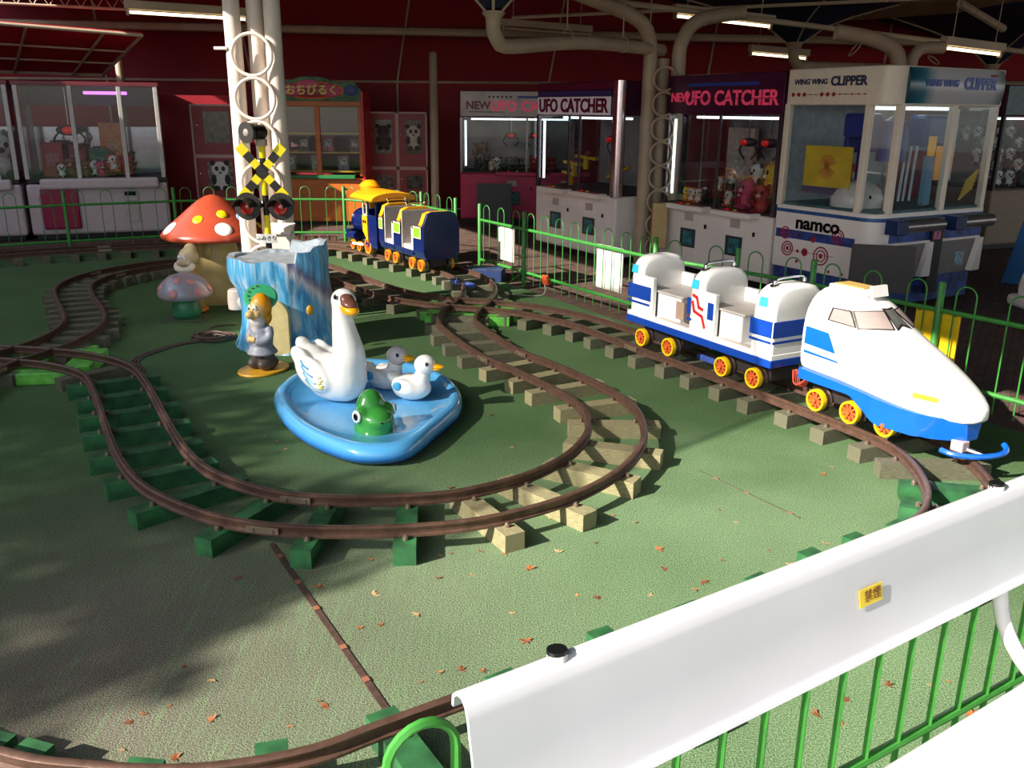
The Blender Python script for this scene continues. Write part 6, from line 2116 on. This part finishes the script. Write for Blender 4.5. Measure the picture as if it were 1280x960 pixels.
LK2 = locker('wide red locker cabinet with toy pictures in its upper windows', (b.x, 13.55, 0), 2, 0.44, (0.36, 0.4, 0.80))
b = D(247, 240, 12.55)
LK1 = locker('narrow red locker cabinet with a panda behind its window', (b.x, 12.55, 0), 1, 0.62, (0.38, 0.58, 0.68), R(4))

def window_bear(t, x, z, s, c1, c2):
    # flat picture of a toy bear behind the locker window
    m1 = mat('bear_print_%d' % c1[0], c1, 0.6)
    m2 = mat('bear_print_%d' % c2[0], c2, 0.6)
    y = -0.029
    for dx, dz, rx, rz, m, e in ((0, -0.32, 0.30, 0.30, m1, 0), (0, 0.2, 0.34, 0.30, m1, 1), (-0.28, 0.45, 0.11, 0.11, m2, 2), (0.28, 0.45, 0.11, 0.11, m2, 2), (-0.13, 0.22, 0.08, 0.10, m2, 3), (0.13, 0.22, 0.08, 0.10, m2, 3),
                                 (0, 0.06, 0.06, 0.04, m2, 3), (-0.27, -0.22, 0.11, 0.2, m2, 3), (0.27, -0.22, 0.11, 0.2, m2, 3), (-0.17, -0.56, 0.13, 0.11, m2, 3), (0.17, -0.56, 0.13, 0.11, m2, 3)):
        MB().ell((x + dx * s, y - 0.0015 * e, z + dz * s), (rx * s, 0.004, rz * s), n=16, m=8).build('bear_picture', m, t)
window_bear(LK1, 0.34, 0.72, 0.34, (216, 210, 204), (30, 27, 28))
window_bear(LK2, 0.24, 1.22, 0.30, (66, 54, 56), (34, 30, 32))
window_bear(LK2, 0.68, 1.22, 0.30, (196, 186, 172), (62, 52, 48))

# ------------------------------------------------------------------ right edge: dark plush machine, play block, kiddie car
RM = machine('claw_machine', 'dark claw machine heaped with black and white plush at the far right', (5.75, 10.9, 0), R(24), 1.3, 0.9, mat('machine_tan', (150, 126, 108), 0.5), lambda t, W, zh, H: MB().box((W / 2, -0.006, (zh + H) / 2), (W, 0.012, H - zh - 0.03)).build('sign_panel', mat('sign_teal', (30, 84, 96), 0.3, var=0.3), t, False), claws=(), doors=(), post=mat('post_black', (40, 38, 42), 0.4), back=mat('back_green', (74, 92, 58), 0.5, var=0.3))
pb = thing('play_block', 'low play table with a blue side and yellow end at the far right', 'toy', (4.85, 8.75, 0), R(-42))
MB().prism([(0.0, 0, 0.0), (0.75, 0, 0), (0.75, 0, 0.66), (0.12, 0, 0.70)], (0, 0.03, 0)).build('blue_side', mat('play_blue', (30, 104, 170), 0.4), pb, False, 0.006)
MB().prism([(0.75, 0, 0.0), (0.75, 0.5, 0), (0.75, 0.5, 0.62), (0.75, 0, 0.66)], (0.03, 0, 0)).build('yellow_side', mat('play_yellow', (226, 176, 40), 0.4), pb, False, 0.006)
MB().prism([(0.1, 0.03, 0.66), (0.75, 0.03, 0.62), (0.75, 0.5, 0.62), (0.1, 0.5, 0.66)], (0, 0, 0.03)).build('top', mat('play_red', (150, 70, 56), 0.45), pb, False)
kc = thing('kiddie_car', 'white kiddie ride car with flame stripe and black P lettering', 'ride', (4.0, 6.66, 0), R(4))
MB().loft([[Vector((x, y, z)) for y, z in ((-0.3 * s_, 0.16), (-0.34 * s_, 0.30), (-0.3 * s_, h), (0.3 * s_, h), (0.34 * s_, 0.30), (0.3 * s_, 0.16))] for x, s_, h in ((0.0, 0.8, 0.40), (0.08, 1.0, 0.5), (0.3, 1.0, 0.66), (0.8, 1.0, 0.72), (1.2, 0.9, 0.6))]).build('body', M_TW, kc, bevel=0.02, angle=50)
MB().box((0.0, 0, 0.20), (0.1, 0.64, 0.09)).build('bumper', mat('bumper_white', (206, 200, 198), 0.3), kc, False, 0.03)
MB().box((0.022, 0, 0.33), (0.02, 0.56, 0.075), (0, R(20), 0)).build('flame_stripe', mat('flame_orange', (230, 96, 30), 0.4, var=0.5, scale=10), kc, False)
text_mesh('lettering', 'P', 0.12, M_EYE, kc, (0.12, -0.337, 0.47), (PI / 2, 0, 0), 0.004, bold=0.004)
MB().box((0.6, 0, 0.08), (0.9, 0.5, 0.16)).build('base', BLACK, kc, False)
# ------------------------------------------------------------------ plush toys behind the glass
def plush(kind, label, group, loc, rotz, scale):
    key = 'plush_' + kind
    if key in PROTO:
        return dup(PROTO[key], loc, rotz, label, group, scale)
    c1, c2, c3 = PL[kind]
    m1, m2, m3 = (mat(key + '_' + n_, c, 0.8, var=0.1) for n_, c in zip('abc', (c1, c2, c3)))
    t = thing('plush_toy', label, 'plush toy', loc, rotz, group)
    t.scale = (scale,) * 3
    q = MB()
    q.ell((0, 0, 0.27), (0.24, 0.21, 0.27)).ell((0, -0.02, 0.68), (0.29, 0.25, 0.27))
    q.build('body', m1, t)
    for s_ in (-1, 1):
        MB().ell((s_ * 0.25, -0.06, 0.33), (0.09, 0.09, 0.17), (0.3, s_ * 0.5, 0), n=10, m=8).build('arm', m2, t)
        MB().ell((s_ * 0.16, -0.2, 0.09), (0.1, 0.16, 0.09), (0, 0, s_ * 0.3), n=10, m=8).build('leg', m2, t)
        MB().ell((s_ * 0.23, 0.0, 0.90), (0.09, 0.05, 0.10), n=10, m=8).build('ear', m2, t)
        MB().ell((s_ * 0.11, -0.235, 0.71), (0.06, 0.03, 0.075), (0, s_ * 0.4, 0), n=10, m=8).build('eye', m2 if kind == 'panda' else M_EYE, t)
    MB().ell((0, -0.26, 0.61), (0.09, 0.05, 0.06), n=10, m=8).build('muzzle', m3, t)
    PROTO[key] = t
    return t
PROTO = {}
PL = {'panda': ((226, 220, 214), (26, 24, 26), (40, 34, 34)), 'orange': ((224, 214, 204), (226, 96, 40), (240, 150, 60)), 'yellow': ((236, 190, 50), (216, 150, 40), (240, 230, 210)),
      'red': ((190, 34, 44), (150, 20, 30), (226, 190, 170)), 'dark': ((48, 42, 46), (28, 26, 30), (150, 120, 110)), 'pink': ((214, 84, 116), (180, 50, 90), (236, 216, 210)), 'brown': ((130, 84, 56), (96, 60, 42), (206, 170, 130))}
def in_m(root, x, y, z):
    return root.matrix_basis @ Vector((x, y, z))
pr = random.Random(11)
for root in (M1, M2, M3, LM1, LM2, RM):
    root.rotation_euler = root.rotation_euler
bpy.context.view_layer.update()
names3 = {'orange': 'small orange and white plush', 'red': 'red plush', 'yellow': 'yellow plush', 'dark': 'dark plush', 'pink': 'pink plush', 'brown': 'brown plush', 'panda': 'black and white plush'}
def heap(root, where, spots, group):
    a = root.rotation_euler.z
    for kind, x, y, z, s in spots:
        plush(kind, '%s toy heaped inside the %s' % (names3[kind], where), group, in_m(root, x, y, z), a + pr.uniform(-0.5, 0.5), s)
heap(M3, 'pink-lettered claw machine', [(a_, b_, c_, d_ - 0.04, e_) for a_, b_, c_, d_, e_ in [('yellow', 0.16, 0.2, 0.74, 0.15), ('orange', 0.28, 0.16, 0.74, 0.15), ('orange', 0.38, 0.16, 0.74, 0.15), ('dark', 0.46, 0.18, 0.74, 0.15), ('panda', 0.33, 0.3, 0.74, 0.16), ('orange', 0.40, 0.42, 0.84, 0.17),
     ('panda', 0.55, 0.45, 0.86, 0.17), ('orange', 0.78, 0.2, 0.74, 0.16), ('brown', 0.88, 0.3, 0.80, 0.18), ('red', 0.93, 0.22, 0.74, 0.2), ('pink', 1.08, 0.16, 0.74, 0.3), ('panda', 1.08, 0.26, 0.92, 0.26), ('yellow', 1.30, 0.25, 0.86, 0.34), ('red', 1.28, 0.14, 0.72, 0.28),
     ('red', 1.38, 0.4, 1.1, 0.26), ('orange', 1.36, 0.35, 0.95, 0.26), ('dark', 0.68, 0.3, 0.8, 0.16)]], 'plush toys in the pink-lettered machine')
heap(M1, 'magenta claw machine', [('dark', 0.25, 0.3, 0.74, 0.2), ('dark', 0.38, 0.3, 0.78, 0.2), ('panda', 0.52, 0.28, 0.74, 0.2), ('dark', 0.64, 0.3, 0.74, 0.2), ('dark', 0.78, 0.3, 0.74, 0.2), ('dark', 0.88, 0.28, 0.74, 0.19), ('brown', 0.22, 0.4, 0.95, 0.18), ('brown', 0.34, 0.42, 0.97, 0.18),
     ('red', 1.08, 0.3, 0.74, 0.22), ('pink', 1.22, 0.3, 0.84, 0.28), ('red', 1.34, 0.3, 0.74, 0.2), ('orange', 0.45, 0.2, 0.74, 0.14)], 'plush toys in the magenta machine')
heap(LM2, 'white machine with a big panda', [('panda', 1.27, 0.3, 0.74, 0.56), ('panda', 0.45, 0.4, 0.74, 0.5), ('red', 0.8, 0.5, 0.74, 0.3)], 'plush toys in the panda machine')
heap(LM1, 'white machine with magenta panel', [('brown', 0.5, 0.3, 0.74, 0.25), ('panda', 0.40, 0.22, 0.74, 0.18), ('dark', 0.36, 0.5, 0.74, 0.4), ('red', 0.95, 0.5, 0.74, 0.28), ('pink', 0.85, 0.25, 0.74, 0.2), ('panda', 0.78, 0.28, 0.74, 0.22), ('orange', 1.0, 0.3, 0.8, 0.22), ('red', 1.15, 0.35, 0.74, 0.26), ('brown', 0.68, 0.3, 0.74, 0.2)], 'plush toys in the magenta-panel machine')
sp_ = []
for r_ in range(5):
    for c in range(6):
        sp_.append(('panda' if (r_ + c) % 3 else 'dark', 0.14 + c * 0.2 + 0.05 * (r_ % 2), 0.22 + 0.1 * r_, 0.74 + 0.13 * r_, 0.21))
heap(RM, 'dark machine at the far right', sp_, 'plush toys in the far right machine')
# red gift boxes, yellow racks
for k, (root, x, y, z, w, d, h, col, lab) in enumerate((
        (LM1, 0.30, 0.45, 0.74, 0.24, 0.2, 0.42, (160, 20, 30), 'tall red gift box inside the white machine with magenta panel'),
        (LM1, 0.56, 0.6, 0.74, 0.24, 0.2, 0.38, (150, 24, 34), 'wide red gift box behind plush in the white machine with magenta panel'),
        (LM1, 0.83, 0.55, 0.74, 0.24, 0.2, 0.34, (40, 110, 84), 'green gift box inside the white machine with magenta panel'),
        (LM1, 1.0, 0.75, 0.74, 0.3, 0.12, 0.66, (206, 120, 60), 'tall orange gift box inside the white machine with magenta panel'),
        (M3, 0.9, 0.7, 0.70, 0.42, 0.14, 0.42, (150, 96, 60), 'brown picture box standing behind the plush in the pink-lettered machine'),
        (M3, 0.3, 0.8, 0.70, 0.42, 0.06, 0.74, (190, 160, 150), 'pale board standing at the back of the pink-lettered machine'))):
    t = thing('gift_box', lab, 'box', in_m(root, x, y, z), root.rotation_euler.z + pr.uniform(-0.1, 0.1))
    MB().box((0, 0, h / 2), (w, d, h)).build('carton', mat('gift_%d' % k, col, 0.45, var=0.15), t, False, 0.004)
    MB().box((0, -d / 2 - 0.002, h * 0.5), (w * 0.6, 0.004, h * 0.4)).build('carton_print', mat('gift_print_%d' % k, tuple(min(255, int(c * 0.6 + 80)) for c in col), 0.45, var=0.3, scale=20), t, False)
for k, (x, z) in enumerate(((0.30, 0.88), (0.36, 1.0), (0.62, 1.08), (1.25, 0.95))):
    t = thing('prize_rack', ['low yellow prize rack in the pale-signed claw machine', 'stepped yellow prize rack above the low one in the pale-signed machine', 'upper yellow prize rack in the middle of the pale-signed machine', 'slanted yellow prize rack at the chrome corner of the pale-signed machine'][k], 'rack', in_m(M2, x, 0.3, z - 0.13), ua + 0.2 * k)
    MB().box((0, 0, 0.13), (0.28, 0.08, 0.03), (0, R(-25 if k == 3 else 6), 0)).build('bar', mat('rack_yellow', (230, 186, 40), 0.45), t, False, 0.004)
    MB().box((0.0, 0, 0.06), (0.05, 0.05, 0.13)).build('stand', mat('rack_yellow', (230, 186, 40), 0.45), t, False)
    MB().ell((0.03, 0, 0.17), (0.05, 0.04, 0.035), n=10, m=8).build('small_prize', mat('prize_maroon', (120, 40, 46), 0.5), t)

# ------------------------------------------------------------------ fallen leaves on the turf
lr = random.Random(5)
def leaf_mesh(k):
    q = MB()
    n_ = lr.choice((3, 5))
    for j in range(n_):
        a = (j - (n_ - 1) / 2) * 0.75 + lr.uniform(-0.1, 0.1)
        L = lr.uniform(0.8, 1.2)
        d = Vector((math.cos(a), math.sin(a), 0))
        s_ = Vector((-d.y, d.x, 0))
        up = Vector((0, 0, lr.uniform(0.1, 0.35)))
        q.add([Vector((0, 0, 0.05)), d * 0.5 * L + s_ * 0.22 + up * 0.5, d * L + up, d * 0.5 * L - s_ * 0.22 + up * 0.7], [(0, 1, 2, 3)])
    q.tube([(0, 0, 0.05), (-0.5, 0.05, 0.15)], 0.03, 4)
    return q
LEAF = [leaf_mesh(k).mesh('fallen_leaf', mat('leaf_tan_%d' % k, c, 0.7, var=0.2), False) for k, c in enumerate(((176, 104, 60), (196, 140, 92), (150, 84, 48), (206, 168, 120)))]
LEAFPX = [(182, 890), (215, 885), (165, 903), (268, 850), (263, 902), (360, 908), (235, 835), (158, 938), (219, 948), (402, 875), (412, 880), (467, 746), (451, 788), (544, 840), (575, 840), (590, 722), (548, 722), (631, 695), (567, 690), (548, 696), (663, 711), (724, 742),
          (750, 752), (525, 770), (475, 778), (690, 830), (832, 712), (818, 742), (852, 768), (868, 735), (742, 680), (690, 650), (768, 646), (790, 652), (735, 790), (580, 660), (600, 840), (520, 855), (905, 640), (920, 655), (1028, 590), (1044, 586), (965, 690), (985, 705),
          (1075, 520), (1083, 538), (1130, 640), (1030, 680), (1135, 705), (560, 910), (486, 905), (535, 942), (1025, 892), (1052, 908), (1064, 880), (1160, 858), (1212, 895), (1190, 850), (1110, 860), (330, 545), (345, 552), (356, 560), (440, 480), (505, 575), (518, 580), (512, 555),
          (610, 520), (640, 560), (560, 610), (625, 640), (180, 512), (238, 420), (232, 400), (310, 300), (470, 600), (380, 700), (395, 735), (470, 700), (300, 720), (700, 690), (820, 690), (900, 700), (880, 730), (640, 770), (660, 800), (600, 690)]
for k, (x, y) in enumerate(LEAFPX):
    p = G(x + lr.uniform(-4, 4), y + lr.uniform(-3, 3))
    o = link('fallen_leaf', LEAF[k % 4], None, (p.x, p.y, 0.001), (lr.uniform(-0.2, 0.2), lr.uniform(-0.2, 0.2), lr.uniform(0, 6.28)))
    s = lr.uniform(0.011, 0.024)
    o.scale = (s, s, s)
    tag(o, 'small dry brown leaf lying on the green turf', 'leaf', 'dry leaves scattered on the turf')
# ------------------------------------------------------------------ trees behind the photographer, whose shade falls over the turf
tr = random.Random(21)
M_LEAFT = mat('tree_leaf', (60, 92, 44), 0.6, var=0.2)
M_BARK = mat('tree_bark', (84, 70, 58), 0.85, var=0.2, bump=0.5)
def tree(label, base, crowns, leaf, seed, clumps=1):
    rt = random.Random(seed)
    t = thing('tree', label, 'tree', (base[0], base[1], 0))
    B = Vector((base[0], base[1], 0))
    top = sum((Vector(c[0]) for c in crowns), Vector()) / len(crowns) - B
    q = MB()
    q.tube(spline([(0, 0, 0), (0.05, 0.02, top.z * 0.3), top * 0.55 + Vector((0, 0, top.z * 0.1)), top], 0.3), [0.24 - 0.02 * min(9, i) for i in range(200)][:len(spline([(0, 0, 0), (0.05, 0.02, top.z * 0.3), top * 0.55 + Vector((0, 0, top.z * 0.1)), top], 0.3))], 10)
    for c, r_, n_ in crowns:
        e = Vector(c) - B
        s = Vector((0, 0, e.z * 0.45)).lerp(top * 0.55, 0.5)
        q.tube(spline([s, s.lerp(e, 0.5) + Vector((0, 0, 0.3)), e], 0.3), 0.06, 6)
    q.build('trunk', M_BARK, t)
    f = MB()
    for c, r_, n_ in crowns:
        e = Vector(c) - B
        clump = max(1, clumps)
        for _ in range(n_):
            while True:
                p = Vector((rt.uniform(-1, 1), rt.uniform(-1, 1), rt.uniform(-1, 1)))
                if p.length < 1:
                    break
            p0 = e + Vector((p.x * r_[0], p.y * r_[1], p.z * r_[2]))
            for _k in range(clump):
                p = p0 + Vector((rt.gauss(0, 0.12), rt.gauss(0, 0.12), rt.gauss(0, 0.05))) if clump > 1 else p0
                a = Euler((rt.uniform(0, 6), rt.uniform(0, 6), rt.uniform(0, 6))).to_matrix()
                L = leaf * rt.uniform(0.7, 1.3)
                f.add([p + a @ Vector(v) for v in ((-L, 0, 0), (0, -L * 0.45, 0.02), (L, 0, 0), (0, L * 0.45, 0.02))], [(0, 1, 2, 3)])
    o = f.build('foliage', M_LEAFT, t, False)
    o['kind'] = 'stuff'
    return t
def up_sun(x, y, dist):
    p = Vector((x, y, 0)) + TO_SUN * dist
    return (p.x, p.y, p.z)
tree('broad leafy tree casting dappled shade over the carpet', (-8.0, -1.6), [(up_sun(-1.6, 2.5, 9.0), (0.6, 0.55, 0.25), 26), (up_sun(-1.0, 3.1, 9.0), (0.5, 0.45, 0.22), 16), (up_sun(-2.1, 3.4, 9.2), (0.8, 0.7, 0.4), 36), (up_sun(-2.1, 4.4, 9.2), (0.8, 0.6, 0.4), 28)], 0.075, 4, 24)
tree('dense leafy tree shading the curve of track', (-10.6, 0.9), [(up_sun(-3.5, 6.7, 11), (1.1, 1.2, 0.9), 5200), (up_sun(-3.1, 5.2, 11), (1.1, 0.9, 0.7), 4200), (up_sun(-4.3, 8.3, 11.5), (1.4, 1.3, 0.9), 4200)], 0.10, 6)
